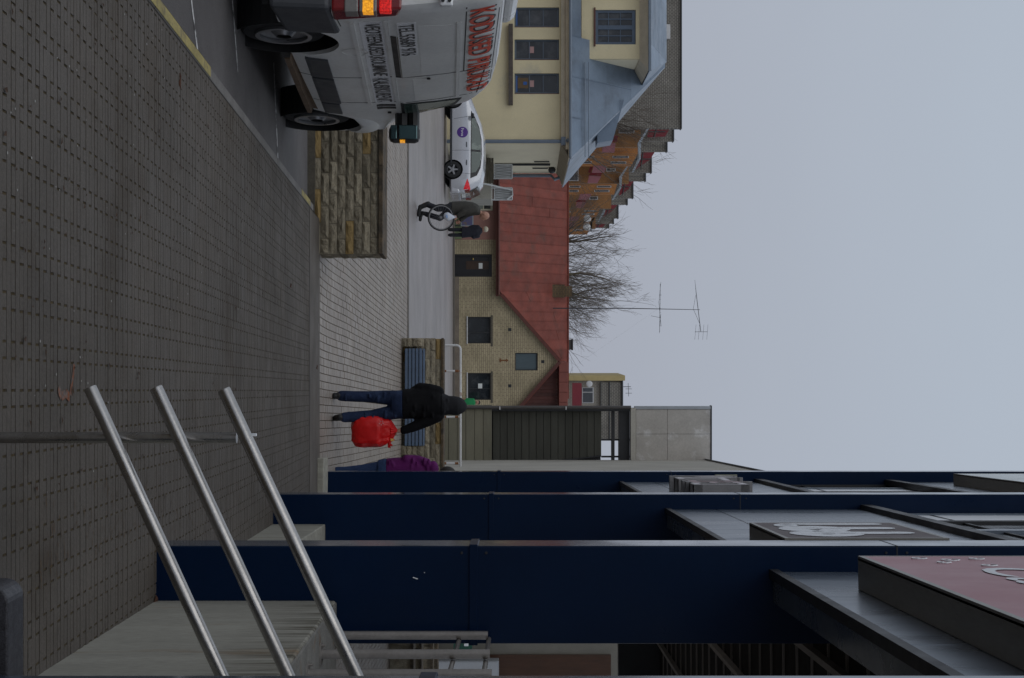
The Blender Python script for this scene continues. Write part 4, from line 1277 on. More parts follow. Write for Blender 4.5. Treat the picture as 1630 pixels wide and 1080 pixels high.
# sloping canopy edges
for (ua, ha, ub, hb, uc, hc, Y) in ((205, 1033, 228, 1020, 253, 1020, 128), (228, 1020.5, 253, 1020, 274, 1009, 128.6), (264, 1001, 282, 990, 300, 989, 142), (282, 990.5, 300, 989, 318, 977, 142.6),
                                    (309.5, 973, 322, 964, 338, 963, 158), (322, 964.5, 338, 963, 353, 954, 158.6), (345, 948, 354, 943, 368, 942, 172)):
    a, b_, c = P(ua, ha, Y), P(ub, hb, Y), P(uc, hc, Y)
    MB().prism([a, b_, c, c - Vector((0, 0, .16)), b_ - Vector((0, 0, .26)), a - Vector((0, 0, .16))], (0, .4, 0)).build('canopy_edge', M['canopy'], apb)
# orange piers with windows, recessed loggias with pink panels
def pier(ul, um, ur, htl, htr, Y, wins):
    q = quad_panel('brick_pier', M['orangebrick'], [(um, 880), (ur, 880), (ur, htr), (um, htl)], Y, .9)
    quad_panel('brick_return', M['orangebrick'], [(ul, 880), (um, 880), (um, htl), (ul, htl)], Y + 1.5, .9)
    for (u0, u1, h0, h1) in wins:
        w = slab('window', M['wframe'], u0, u1, h0, h1, Y - .05, .04)
        slab('pane', M['blind'], u0 + .7, u1 - .7, h0 + 1.2, h1 - 1.2, Y - .08, .028, w)
pier(233, 245, 263.5, 1015, 1005, 139, [(248.5, 252, 975, 1001), (257.5, 261.5, 972, 997), (248.5, 252, 925, 946), (257, 261, 920, 942)])
pier(291, 294.5, 309, 982, 978, 152, [(296, 299, 950, 973), (302.5, 306, 946, 970), (296, 299, 906, 924), (302.5, 306, 905, 921)])
pier(331, 333, 345, 955, 950, 168, [(335, 337.5, 930, 949), (340, 342.5, 926, 946), (336, 338.5, 904, 908)])
pier(363.5, 364.5, 373, 938, 935, 185, [(365.5, 368, 912, 928)])
for (ul, ur, hb, ht, Y) in ((263, 292, 880, 1001, 143), (309, 332, 880, 973, 156), (345, 364, 880, 948, 172), (203, 234, 880, 1020, 134)):
    slab('loggia_wall', M['orangebrick_shade'], ul, ur, hb, ht, Y, 1)
for (pts, Y) in ([((264, 945), (264, 966), (275, 962), (275, 942)), 138.9], [((280, 938), (281, 957), (291.5, 951), (291.5, 935)), 141], [((309, 924), (309, 942), (318, 937), (318, 920)), 151.9], [((322, 918), (322, 934), (331, 928), (331, 916)), 154],
                 [((345, 908), (345, 923), (352, 918), (352, 904)), 167.9], [((354, 904), (354, 917), (361, 912), (361, 904)), 169], [((226, 960), (228, 980), (243, 978), (243, 958)), 133], ):
    quad_panel('loggia_panel', M['pinkpanel'], pts, Y, .2)
for (pts, Y) in ([((274, 941), (275, 959), (281.5, 956), (281, 936)), 141.6], [((318, 919), (318, 935), (322, 932), (322, 916)), 154.6], [((216, 964), (216, 984), (226, 982), (226, 962)), 133.4], [((264, 940), (264, 944), (275, 940), (275, 936)), 141.8]):
    quad_panel('loggia_panel', M['redpanel'], pts, Y, .2)
for (u0, u1, h0, h1, Y) in ((268, 273, 965, 980, 142.6), (313, 318, 938, 952, 155.6), (206, 212, 985, 1010, 133.6), (268, 288, 905, 921, 142.6)):
    w = slab('window', M['wframe'], u0, u1, h0, h1, Y, .3); slab('pane', M['blind'], u0 + .8, u1 - .8, h0 + 1.5, h1 - 1.5, Y - .04, .038, w)
for (u, h) in ((348.5, 935), (361.5, 934)):
    d = thing('satellite_dish', ['white satellite dish on the block, the one nearer the orange piers', 'white satellite dish on the block, the one nearer the bare tree'][u > 350], 'satellite dish', P(u, h, 166), group='satellite dishes on the apartment block')
    MB().sph((0, 0, 0), .42, 16, 8, (1, .25, 1)).build('dish', mat('dish_white', (.62, .62, .62), .5, .05), d, smooth=True)
    MB().tube([(0, .05, 0), (0, 1.2, 0), (.1, 3.5, -.3)], .04, 5).build('arm', M['capm'], d)

# ------------------------------------------------------------------ beige apartment building behind, right
M['beigebrick'] = brick_mat('beige_brick', (.38, .345, .295), (.34, .31, .265), (.22, .20, .17), .3, .14, .02, stain_or_sheen=.1)
YQ = 140.0
ab = thing('apartment_building', 'beige brick apartment building with red balcony behind the red roof', 'building', (0, 0, 0))
def slab2(name, mt, u0, u1, h0, h1, Y, d, par=ab): return slab(name, mt, u0, u1, h0, h1, Y, d, par)
slab2('wall', M['beigebrick'], 606.5, 700, 850, 990, YQ, 10)
slab2('corner_pilaster', mat('cream_pilaster', (.45, .36, .17), .8, .06), 598, 606.3, 850, 995, YQ - .5, 10)
slab2('upper_wall', M['greybrick'], 609, 700, 957, 989, YQ - .3, .28)
for h in (956, 970): slab2('string_course', M['capm'], 606.6, 700, h, h + 1.1, YQ - .45, .14)
slab2('roof_cap', M['capm'], 606, 700, 990.2, 992, YQ - .5, 11)
slab2('balcony_panel', M['redpanel'], 610, 646, 911, 926, YQ - 1.2, .2)
w = slab2('window', M['wframe'], 617, 642, 926.5, 945, YQ - .1, .09)
slab2('pane', M['blind'], 618, 624, 928, 943.5, YQ - .13, .028, w); slab2('pane', M['blind'], 625.5, 641, 928, 943.5, YQ - .13, .028, w)
d = thing('satellite_dish', 'white satellite dish on the beige apartment building above its red balcony', 'satellite dish', P(611.5, 938, YQ - .8))
MB().sph((0, 0, 0), .30, 14, 8, (1, .25, 1)).build('dish', M['wframe'], d, smooth=True)
MB().tube([(0, .05, 0), (0, .4, 0), (0, .79, -.2)], .03, 5).build('arm', M['capm'], d)
ra = thing('roof_antenna', 'small roof antenna on the beige apartment building', 'antenna', P(616, 992.2, YQ + 2))
MB().tube([(0, 0, 0), (0, 0, .7)], .03, 5).tube([(-.35, 0, .45), (.9, 0, .5)], .02, 4).tube([(.2, 0, .2), (.2, 0, .8)], .02, 4).tube([(.6, 0, .2), (.6, 0, .8)], .02, 4).build('aerial', M['mast'], ra)

# ------------------------------------------------------------------ bare trees
M['bark'] = mat('bark', (.13, .108, .062), .9, .25, 4, .2, 30)
M['twig'] = mat('twigs', (.115, .095, .078), .9, .2, 4)


def bare_tree(label, base, height, spread, seed, levels=6, lean=0, name='bare_tree', fork=.24):
    r = random.Random(seed)
    tr = thing(name, label, 'tree', base)
    big = MB(); small = MB()

    def grow(p, d, L, rad, lev):
        n = 3 if lev < 3 else 2
        pts = [p]; dd = d.copy()
        for i in range(n):
            dd = (dd + Vector((r.uniform(-1, 1), r.uniform(-1, 1), r.uniform(-.3, .6))) * (.12 if lev < 2 else .2)).normalized()
            pts.append(pts[-1] + dd * L / n)
        rs = [rad * (1 - .4 * i / n) for i in range(n + 1)]
        (big if lev < 3 else small).tube(pts, rs, 6 if lev < 2 else (4 if lev < 4 else 3), cap=False)
        if lev >= levels: return
        k = 5 if lev == 0 else (4 if lev < 2 else 3 if lev < 3 else 2 + (r.random() < .45))
        for i in range(k):
            t = 1.0 if i == 0 else r.uniform(.35, 1.0)
            seg = min(int(t * n), n - 1); q = pts[seg].lerp(pts[seg + 1], t * n - seg)
            ang = r.uniform(.25, .62) if i else r.uniform(.05, .25)
            az = r.uniform(0, 2 * math.pi)
            perp = dd.orthogonal().normalized(); perp.rotate(Matrix.Rotation(az, 3, dd))
            nd = (dd * math.cos(ang) + perp * math.sin(ang) * spread).normalized()
            nd = (nd + Vector((0, 0, .06))).normalized()
            grow(q, nd, L * r.uniform(.64, .84), max(rad * (.62 if i == 0 else r.uniform(.36, .52)), .0048), lev + 1)
    grow(Vector((0, 0, 0)), Vector((lean, 0, 1)).normalized(), height * fork, height * .017, 0)
    big.build('trunk', M['bark'], tr, fast=True, smooth='all'); small.build('crown', M['twig'], tr, fast=True)
    mz = sorted(v[2] for v in small.v)[int(len(small.v) * .975)]; s_ = height / mz
    for o in tr.children: o.scale = (s_, s_, s_)
    return tr


bp = P(448, 700, 96); bp.z = -.7
bare_tree('wide bare deciduous tree standing behind the red roof beside the antenna mast', bp, EZ + (1000 - 822) / F * 96 + .7, 1.3, 31, 7)
bp = P(496, 700, 100); bp.z = -.7
bare_tree('bare tree with fine twigs right behind the antenna mast and brick chimney', bp, EZ + (972 - 822) / F * 100 + .7, 1.3, 47, 6)
bp = P(395, 700, 99); bp.z = -.7
bare_tree('smaller bare tree behind the red roof next to the stepped orange block', bp, EZ + (978 - 822) / F * 99 + .7, 1.2, 23, 6)
bp = P(155, 700, 92); bp.z = -.7
bare_tree('bare tree with brownish twigs rising behind the grey hip roof', bp, EZ + (1056 - 822) / F * 92 + .7, 1.15, 5, 6)
# ------------------------------------------------------------------ vehicles
class Loft:
    def __init__(s, stations, section):
        s.st = stations; s.sec = section

    def params(s, x):
        st = s.st
        if x <= st[0][0]: return st[0][1:]
        for a, c in zip(st, st[1:]):
            if x <= c[0]:
                t = (x - a[0]) / (c[0] - a[0]); return tuple(p + (q - p) * t for p, q in zip(a[1:], c[1:]))
        return st[-1][1:]

    def y(s, x, z):
        pr = s.sec(*s.params(x))
        k = max(range(len(pr)), key=lambda i: pr[i][0] if i < 6 else -1)
        for a, c in zip(pr[2:], pr[3:]):
            if a[1] <= z <= c[1]: return a[0] + (c[0] - a[0]) * (z - a[1]) / max(c[1] - a[1], 1e-6)
        return pr[k][0]

    def body(s, xs):
        v = []; f = []; N = None
        for x in xs:
            pr = s.sec(*s.params(x)); N = len(pr)
            ring = [(x, -p[0], p[1]) for p in pr] + [(x, p[0], p[1]) for p in pr[-2:0:-1]]
            v += ring
        n = 2 * N - 2
        for i in range(len(xs) - 1):
            for j in range(n):
                q = (j + 1) % n; f.append((i * n + j, (i + 1) * n + j, (i + 1) * n + q, i * n + q))
        f.append(tuple(range(n))); f.append(tuple(range((len(xs) - 1) * n, len(xs) * n))[::-1])
        m = MB(); m.v = v; m.f = f; return m

    def patch(s, pts, side, off=.004, depth=.012, sub=6):
        """thin raised piece following the body side; pts = polygon in (x, z)"""
        P2 = []
        for a, c in zip(pts, pts[1:] + pts[:1]):
            for i in range(sub): P2.append((a[0] + (c[0] - a[0]) * i / sub, a[1] + (c[1] - a[1]) * i / sub))
        m = MB(); n = len(P2)
        cx = sum(p[0] for p in P2) / n; cz = sum(p[1] for p in P2) / n
        rings = [1.0, .66, .33]
        for k in rings:
            for (x, z) in P2:
                x, z = cx + (x - cx) * k, cz + (z - cz) * k; m.v.append((x, side * (s.y(x, z) + off), z))
        m.v.append((cx, side * (s.y(cx, cz) + off), cz))
        for r_ in range(2):
            for i in range(n):
                j = (i + 1) % n; m.f.append((r_ * n + i, r_ * n + j, (r_ + 1) * n + j, (r_ + 1) * n + i))
        for i in range(n): m.f.append((2 * n + i, 2 * n + (i + 1) % n, 3 * n))
        b0 = len(m.v)
        for (x, z) in P2: m.v.append((x, side * (s.y(x, z) + off - depth), z))
        for i in range(n): m.f.append((i, b0 + i, b0 + (i + 1) % n, (i + 1) % n))
        return m

    def seam(s, pts, side, w=.008, off=.002):
        m = MB(); Q = []
        for a, c in zip(pts, pts[1:]):
            for i in range(8): Q.append((a[0] + (c[0] - a[0]) * i / 8, a[1] + (c[1] - a[1]) * i / 8))
        Q.append(pts[-1])
        for a, c in zip(Q, Q[1:]):
            d = Vector((c[0] - a[0], c[1] - a[1])).normalized(); n = Vector((-d.y, d.x)) * w / 2
            pp = [(a[0] - n.x, a[1] - n.y), (a[0] + n.x, a[1] + n.y), (c[0] + n.x, c[1] + n.y), (c[0] - n.x, c[1] - n.y)]
            m.hexa([(x, side * (s.y(x, z) - .004), z) for x, z in pp] + [(x, side * (s.y(x, z) + off), z) for x, z in pp])
        return m


def apply_mods(o):
    dg = bpy.context.evaluated_depsgraph_get(); dg.update()
    me = bpy.data.meshes.new_from_object(o.evaluated_get(dg))
    o.modifiers.clear(); o.data = me
    return me


def cut_arches(o, arches, r, half):
    cut = []
    for (x, z, side) in arches:
        bmc = bmesh.new()
        bmesh.ops.create_cone(bmc, cap_ends=True, segments=40, radius1=r, radius2=r, depth=.40, matrix=Matrix.Translation((x, side * (half - .13), z)) @ Matrix.Rotation(math.pi / 2, 4, 'X'))
        mc = bpy.data.meshes.new('cutter'); bmc.to_mesh(mc); bmc.free()
        c = link('cutter', mc, None, o.parent); cut.append(c)
        md = o.modifiers.new('b', 'BOOLEAN'); md.operation = 'DIFFERENCE'; md.object = c; md.solver = 'EXACT'
    apply_mods(o)
    for c in cut: bpy.data.objects.remove(c)


M['tyre'] = mat('tyre_rubber', (.014, .014, .015), .8, .15, 8, .2, 60)
M['rim'] = mat('wheel_rim', (.30, .30, .31), .35, .1, 6, metal=.7)
M['vanwhite'] = mat('dirty_white_paint', (.70, .70, .685), .42, .08, 1.2, .05, 30, stain_or_sheen=((.42, .38, .31), .5, 1.6, .54, .78), coat=.08)
M['vanroof'] = mat('clean_white_paint', (.80, .81, .82), .3, .05, 2, coat=.4)
M['silver'] = mat('silver_paint', (.50, .51, .545), .22, .03, 2, .02, 60, metal=.25, coat=.8)
M['plastic'] = mat('dark_grey_plastic', (.040, .043, .050), .55, .12, 4, .06, 50)
M['black'] = mat('black_plastic', (.010, .010, .011), .5, .1, 4)
M['carglass'] = mat('tinted_glass', (.04, .07, .06), .05, .2, 2, 0, spec=.7, stain_or_sheen=((.13, .17, .145), .8, 2.2, .50, .58))
M['red_lens'] = mat('red_lens', (.20, .008, .010), .15, .1, 20, .2, 160, spec=.7)
M['red_lit'] = mat('red_lamp_lit', (.5, .01, .01), .2, .1, 20, .3, 160, emit=(.9, .02, .015), es=.32)
M['orange_lit'] = mat('orange_lamp_lit', (.8, .35, .02), .2, .3, 50, .5, 160, emit=(1.0, .40, .02), es=.5)
M['clear_lens'] = mat('clear_lens', (.20, .19, .18), .12, .1, 10, spec=.8)
M['red_text'] = mat('red_lettering', (.74, .075, .03), .45, .05, 4)
M['black_text'] = mat('black_lettering', (.018, .018, .02), .5, .05, 4)
M['text_back'] = mat('lettering_film', (.72, .72, .74), .4, .05, 4)
M['mirrorglass'] = mat('mirror_glass', (.10, .17, .18), .06, .1, 3, 0, metal=.7)


def wheel(parent, x, y, z, r, side, w=.21, spokes=5, steel=False):
    o = MB().lathe([(-w / 2, r * .62), (-w / 2 + .01, r * .93), (-w / 2 + .04, r), (w / 2 - .04, r), (w / 2 - .01, r * .93), (w / 2, r * .62)], 'y', (x, y, z), 40).build('wheel', M['tyre'], parent, smooth=True)
    m = MB()
    yo = y + side * (w / 2 - .03)
    m.lathe([(-.05, r * .56), (-.05, r * .66), (.02, r * .66), (.025, r * .62), (.0, r * .58)], 'y', (x, yo, z), 32)
    m.lathe([(-.02, 0), (-.02, r * .2), (.012, r * .17), (.016, 0)], 'y', (x, yo, z), 20, closed=False)
    if steel:
        m.lathe([(-.05, r * .18), (-.012, r * .30), (-.02, r * .56)], 'y', (x, yo, z), 28, closed=False)
        for k in range(6):
            a = k * math.pi / 3; m.lathe([(0, 0), (0, .022), (.014, .02), (.014, 0)], 'y', (x + r * .27 * math.cos(a), yo - side * .012, z + r * .27 * math.sin(a)), 8)
    else:
        for k in range(spokes):
            a = 2 * math.pi * k / spokes + .3
            d = Vector((math.cos(a), 0, math.sin(a))); t = Vector((-d.z, 0, d.x)); c = Vector((x, yo, z))
            q = [c + d * r * .15 - t * .035, c + d * r * .15 + t * .035, c + d * r * .6 + t * .028, c + d * r * .6 - t * .028]
            m.prism(q, (0, side * .012, 0))
    m.build('rim', M['rim'], o, smooth=True)
    MB().lathe([(-.004, 0), (-.004, r * .6), (.0, r * .6), (.0, 0)], 'y', (x, yo - side * .085, z), 24).build('hub', M['black'], o)
    return o


# white van -----------------------------------------------------------------
def van_sec(w, zt):
    zb = .30
    pr = [(0, zb), (w * .82, zb), (w * .95, zb + .05), (w * .985, zb + .2), (w, .70), (w * .998, .96), (w * .985, 1.04), (w * .985, 1.20), (w * .995, 1.28),
          (w - .035, 1.60), (w - .075, 1.90), (w - .105, 2.02), (w - .16, 2.09), (w - .28, 2.125), (w * .4, 2.145), (0, 2.15)]
    out = []
    for (y, z) in pr:
        if zt >= 1.05:
            if z > 1.0: z = 1.0 + (z - 1.0) * (zt - 1.0) / 1.15
        else: z = zb + (z - zb) * (zt - zb) / 1.85
        out.append((y, z))
    return out


vst = [(.0, .955, 2.08), (.05, .985, 2.13), (.15, .99, 2.15), (2.2, .995, 2.15), (2.75, .99, 2.13), (3.15, .985, 2.06), (3.4, .98, 1.96), (3.65, .97, 1.68), (3.95, .965, 1.34), (4.2, .96, 1.16), (4.5, .94, 1.02), (4.7, .86, .88), (4.8, .66, .62)]
VL = Loft(vst, van_sec)
an = math.radians(90 - 4.3)
vo = Vector((-2.466, 11.35, 0)) - .99 * Vector((.997, -.075, 0)); vo.z = zroad(vo.y)
van = thing('delivery_van', 'dirty white delivery van with red lettering and its orange rear lamp lit on the road', 'van', vo, rot=(0, .0443, an))
xs = [0, .03, .07, .15] + [.3 + .1 * i for i in range(45)] + [4.75, 4.8]
bd = VL.body(xs).build('body', M['vanwhite'], van, smooth=True)
WX = (.92, 4.03)
cut_arches(bd, [(x, .36, sd__) for x in WX for sd__ in (-1, 1)], .43, .99)
bd.data.shade_smooth(); bd.data.set_sharp_from_angle(angle=math.radians(30))
for x in WX:
    for sd__ in (-1, 1):
        wheel(van, x, sd__ * .815, .345, .345, sd__, steel=True)
        MB().lathe([(-.3 * sd__, 0), (-.3 * sd__, .432), (-.01 * sd__, .432), (-.01 * sd__, .428), (-.29 * sd__, .428), (-.29 * sd__, 0)], 'y', (x, sd__ * .965, .36), 36).build('arch_liner', M['black'], van)
MB().box(.5, 4.4, -.8, .8, .22, .34).build('underbody', M['black'], van)
S = -1
# seams, channels
for nm, pts, w_ in (('door_seam', [(2.03, .36), (2.03, 1.27), (1.98, 2.0)], .012), ('door_seam', [(1.98, 2.0), (2.95, 1.94)], .012), ('door_seam', [(3.02, .40), (3.02, 1.28), (2.92, 1.90)], .012), ('body_seam', [(.16, .82), (.42, .84)], .008), ('body_seam', [(.1, 2.075), (2.6, 2.06)], .008), ('panel_edge', [(.1, 1.815), (1.99, 1.81)], .010)):
    VL.seam(pts, S, w_).build(nm, M['black'], van)
for (z, a, c) in ((1.195, .30, 3.0), (.93, .3, 3.1), (1.76, .45, 2.95)):
    MB_ = VL.patch([(a, z - .016), (c, z - .016), (c, z + .016), (a, z + .016)], S, .010, .02, 10); MB_.build('swage_line', M['vanwhite'], van, smooth=True)
VL.patch([(.72, 1.212), (2.0, 1.212), (2.0, 1.258), (.72, 1.258)], S, .006, .02, 10).build('door_rail', M['black'], van)
VL.patch([(.74, 1.263), (2.0, 1.263), (2.0, 1.272), (.74, 1.272)], S, .012, .02, 10).build('rail_trim', M['alu'], van)
for (a, c, z0, z1) in ((1.40, 2.00, .47, .66), (2.06, 3.0, .47, .66), (3.05, 3.50, .47, .64)):
    VL.patch([(a, z0), (c, z0), (c + .02, z1), (a + .03, z1)], S, .018, .03, 6).build('rub_strip', M['plastic'], van)
VL.patch([(1.4, .30), (3.5, .30), (3.5, .40), (1.4, .36)], S, .004, .012, 8).build('rust_sill', mat('rusty_sill', (.14, .09, .055), .85, .3, 8, .2, 50), van)
for x in (3.13, 3.25): VL.patch([(x, .99), (x + .07, .99), (x + .07, 1.17), (x, 1.17)], S, .006, .012, 3).build('air_vent', M['black'], van)
VL.patch([(3.06, 1.22), (3.90, 1.22), (3.72, 1.40), (3.36, 1.74), (3.05, 1.80)], S, .006, .012, 5).build('window_frame', M['black'], van)
VL.patch([(3.09, 1.25), (3.80, 1.25), (3.68, 1.38), (3.34, 1.70), (3.08, 1.76)], S, .009, .012, 5).build('door_window', M['carglass'], van)
VL.patch([(2.12, 1.36), (2.93, 1.36), (2.9, 1.70), (2.12, 1.70)], S, .003, .01, 6).build('side_panel', M['vanwhite'], van, smooth=True)
VL.patch([(.45, 1.44), (1.95, 1.44), (1.95, 1.72), (.5, 1.72)], S, .003, .01, 8).build('side_panel', M['vanwhite'], van, smooth=True)
MB().lathe([(0, 0), (0, .018), (.012, .016), (.014, 0)], 'y', (2.1, -VL.y(2.1, 1.50) - .014, 1.50), 10).build('lock', M['black'], van)
MB().lathe([(0, 0), (0, .02), (.014, .018), (.014, 0)], 'y', (3.5, -VL.y(3.5, 1.1) - .014, 1.10), 10).build('lock', M['black'], van)
MB().lathe([(0, .10), (0, .115), (.004, .112), (.004, .10)], 'y', (1.18, -VL.y(1.2, .87) - .004, .90), 20).build('fuel_cap', M['vanwhite'], van, smooth=True)
# front wing bulge and bonnet
MB().sph((4.14, -.87, .78), .1, 24, 16, (5.0, 1.36, 2.5)).build('front_wing', M['vanwhite'], van, smooth='all')
cut_arches(bpy.data.objects['front_wing'], [(4.03, .36, -1)], .43, .99)
# mirror
mr_ = MB().box(3.53, 3.69, -1.245, -1.075, 1.09, 1.395).build('mirror', M['black'], van, bevel=.05)
MB().box(3.505, 3.519, -1.23, -1.09, 1.19, 1.37).build('mirror_glass', M['mirrorglass'], mr_, bevel=.01)
MB().box(3.504, 3.518, -1.23, -1.09, 1.11, 1.17).build('mirror_glass', M['mirrorglass'], mr_, bevel=.01)
MB().tube([(3.58, -.90, 1.22), (3.60, -1.10, 1.22)], .07, 8).tube([(3.58, -.90, 1.33), (3.60, -1.10, 1.33)], .06, 8).build('mirror_arm', M['black'], mr_)
MB().box(3.515, 3.60, -1.252, -1.235, 1.20, 1.25).build('indicator', M['orange_lit'], mr_)
# rear: bumper, lamps, door edge, hinge
bp_ = MB().hexa([(-.10, -.995, .34), (.50, -1.022, .40), (.50, 1.022, .40), (-.10, .995, .34), (-.07, -1.0, .79), (.56, -1.022, .83), (.56, 1.022, .83), (-.07, 1.0, .78)]).build('rear_bumper', M['plastic'], van, bevel=.035)
MB().box(-.108, -.095, -.87, -.80, .56, .63).build('reflector', M['red_lit'], bp_)  # reflector glows with the lit lens material, though it holds no lamp
MB().box(-.10, -.06, -.80, -.62, .68, .76).build('step_pad', M['black'], bp_, bevel=.01)
tl = MB().hexa([(-.035, -1.0, .80), (.20, -1.012, .80), (.20, -.70, .80), (-.035, -.70, .80), (-.035, -.985, 1.33), (.12, -.995, 1.29), (.12, -.70, 1.33), (-.035, -.70, 1.33)]).build('tail_lamp', M['red_lens'], van, bevel=.02)
MB().box(-.046, .09, -1.012, -.74, .90, 1.00).build('reverse_lens', M['clear_lens'], tl, bevel=.008)
MB().lathe([(0, 0), (0, .035), (.004, .034), (.004, 0)], 'x', (-.0505, -.88, .945), 16).build('bulb_ring', mat('lamp_ring', (.10, .10, .10), .3), tl)
MB().box(-.048, .09, -1.010, -.74, 1.01, 1.14).build('indicator_lens', M['clear_lens'], tl, bevel=.008)
MB().box(-.053, .03, -1.0125, -.78, 1.035, 1.115).build('indicator', M['orange_lit'], tl)
MB().box(-.046, .03, -1.006, -.76, 1.16, 1.25).build('brake_lens', M['red_lit'], tl, bevel=.008)
for z in (1.66,):
    MB().box(-.055, -.0, -.955, -.85, z - .05, z + .05).build('hinge', M['vanroof'], van, bevel=.015)
    for zz_ in (z - .025, z + .025): MB().lathe([(0, 0), (0, .014), (.012, .012), (.012, 0)], 'x', (-.067, -.92, zz_), 10).build('bolt', M['black'], bpy.data.objects['hinge'])
MB().box(-.006, -.001, -.012, .012, .82, 2.0).build('rear_door_gap', M['black'], van)
MB().hexa([(-.035, .70, .80), (.20, .70, .80), (.20, 1.012, .80), (-.035, 1.0, .80), (-.035, .70, 1.33), (.12, .70, 1.33), (.12, .995, 1.29), (-.035, .985, 1.33)]).build('tail_lamp', M['red_lens'], van, bevel=.02)
for q in (-1, 1):
    MB().box(-.010, -.001, q * .12, q * .62, 1.36, 1.86).build('rear_window', M['carglass'], van)
    MB().box(-.014, -.0101, q * .10, q * .64, 1.335, 1.359).build('window_seal', M['black'], van)
MB().box(-.03, -.002, .16, .44, 1.02, 1.06).build('door_handle', M['black'], van, bevel=.006)
MB().box(-.012, -.002, -.26, .26, .86, .97).build('number_plate', M['paper'], van)
# roof lip and box on the roof
VL.patch([(.12, 2.095), (2.3, 2.095), (2.3, 2.115), (.12, 2.115)], S, .012, .02, 10).build('roof_gutter', M['vanroof'], van, smooth=True)
rb = MB().hexa([(.35, -.72, 2.12), (1.35, -.72, 2.12), (1.35, .72, 2.12), (.35, .72, 2.12), (.38, -.68, 2.245), (1.25, -.68, 2.235), (1.25, .68, 2.235), (.38, .68, 2.245)]).build('roof_panel', M['vanroof'], van, bevel=.05)
# lettering on the side
def side_text(body, x0, x1, z0, z1, mt, off, tilt=0.0, bold=0.0):
    def fn(x, y):
        X = x0 + x; Z = z0 + y + tilt * x
        return (X, -(VL.y(X, Z) + off), Z)
    return fit_text(body, x1 - x0, z1 - z0, fn, 'lettering', mt, van, bold=bold)


for (a, c, z0, z1) in ((.34, 3.02, .985, 1.16), (.34, 1.30, 1.275, 1.42)):
    VL.patch([(a, z0), (c, z0), (c, z1), (a, z1)], S, .0035, .006, 10).build('lettering_film', M['text_back'], van)
side_text('VEOTEENUSED,KOLIMINE', .37, 1.98, 1.00, 1.145, M['black_text'], .007, bold=.008)
side_text('KAUBIKURENT', 2.08, 3.0, 1.00, 1.145, M['black_text'], .007, bold=.008)
side_text('TEL.55689 976', .37, 1.28, 1.285, 1.41, M['black_text'], .007, bold=.008)
for (w_, a, c) in (('KODUSED', .16, 1.50), ('PIRUKAD', 1.62, 2.80)):
    side_text(w_, a + .015, c + .015, 1.855, 2.05, M['black_text'], .006, bold=.012)
    side_text(w_, a, c, 1.84, 2.035, M['red_text'], .009, bold=.012)

# silver car -----------------------------------------------------------------
def car_sec(w, zt):
    zb = .20
    pr = [(0, zb), (w * .8, zb), (w * .965, zb + .06), (w * .99, .42), (w, .62), (w * .99, .78), (w * .965, .93), (w * .90, 1.10), (w * .80, 1.33), (w * .72, 1.42), (w * .4, 1.48), (0, 1.49)]
    out = []
    for (y, z) in pr:
        if zt >= .95:
            if z > .80: z = .80 + (z - .80) * (zt - .80) / .69
        else: z = zb + (z - zb) * (zt - zb) / 1.29
        out.append((y, z))
    return out


CL = Loft([(.0, .74, .92), (.05, .80, 1.05), (.16, .84, 1.22), (.36, .865, 1.385), (.8, .88, 1.455), (1.3, .885, 1.49), (2.0, .885, 1.475), (2.5, .885, 1.375), (3.0, .88, 1.17), (3.35, .87, 1.02), (3.8, .83, .92), (4.1, .75, .80), (4.2, .62, .6)], car_sec)
ca = math.radians(173)
car = thing('parked_car', 'silver hatchback car with a round purple door sticker parked before the yellow house', 'car', (-5.23, 55.25, zfar(55)), ca)
bd = CL.body([0, .02, .05, .1, .16, .25, .36] + [.5 + .1 * i for i in range(36)] + [4.1, 4.16, 4.2]).build('body', M['silver'], car, smooth=True)
CWX = (.76, 3.36)
cut_arches(bd, [(x, .32, q) for x in CWX for q in (-1, 1)], .36, .885)
bd.data.shade_smooth(); bd.data.set_sharp_from_angle(angle=math.radians(28))
for x in CWX:
    for q in (-1, 1):
        wheel(car, x, q * .77, .315, .315, q, w=.2)
        MB().lathe([(-.25 * q, 0), (-.25 * q, .362), (-.01 * q, .362), (-.01 * q, .358), (-.24 * q, .358), (-.24 * q, 0)], 'y', (x, q * .865, .32), 30).build('arch_liner', M['black'], car)
S = 1
CL.patch([(.44, .95), (2.95, .965), (2.75, 1.09), (2.35, 1.26), (1.9, 1.345), (1.3, 1.36), (.85, 1.31), (.56, 1.18)], S, .005, .012, 5).build('window_frame', M['black'], car)
CL.patch([(.64, .985), (1.42, .985), (1.42, 1.33), (1.25, 1.33), (.9, 1.27), (.68, 1.14)], S, .009, .012, 5).build('side_window', M['carglass'], car)
CL.patch([(1.50, .985), (2.82, .99), (2.6, 1.12), (2.3, 1.25), (1.9, 1.32), (1.50, 1.33)], S, .009, .012, 5).build('side_window', M['carglass'], car)
for pts in ([(1.46, .30), (1.46, .95)], [(2.62, .34), (2.72, .95)], [(.62, .62), (.60, .95)], [(.75, .28), (2.9, .28)]): CL.seam(pts, S, .012).build('door_seam', M['plastic'], car)
for x in (1.58, .92): CL.patch([(x, .80), (x + .18, .80), (x + .18, .83), (x, .83)], S, .025, .03, 2).build('door_handle', M['plastic'], car)
CL.patch([(.9, .24), (3.0, .24), (3.0, .29), (.9, .29)], S, .012, .02, 6).build('sill_trim', M['plastic'], car)
MB().box(2.62, 2.78, .90, 1.06, .96, 1.08).build('mirror', M['black'], car, bevel=.03)
MB().lathe([(0, 0), (0, .10), (.004, .098), (.004, 0)], 'y', (.52, CL.y(.52, .70) + .001, .72), 18).build('fuel_cap', M['silver'], car)
n = 20
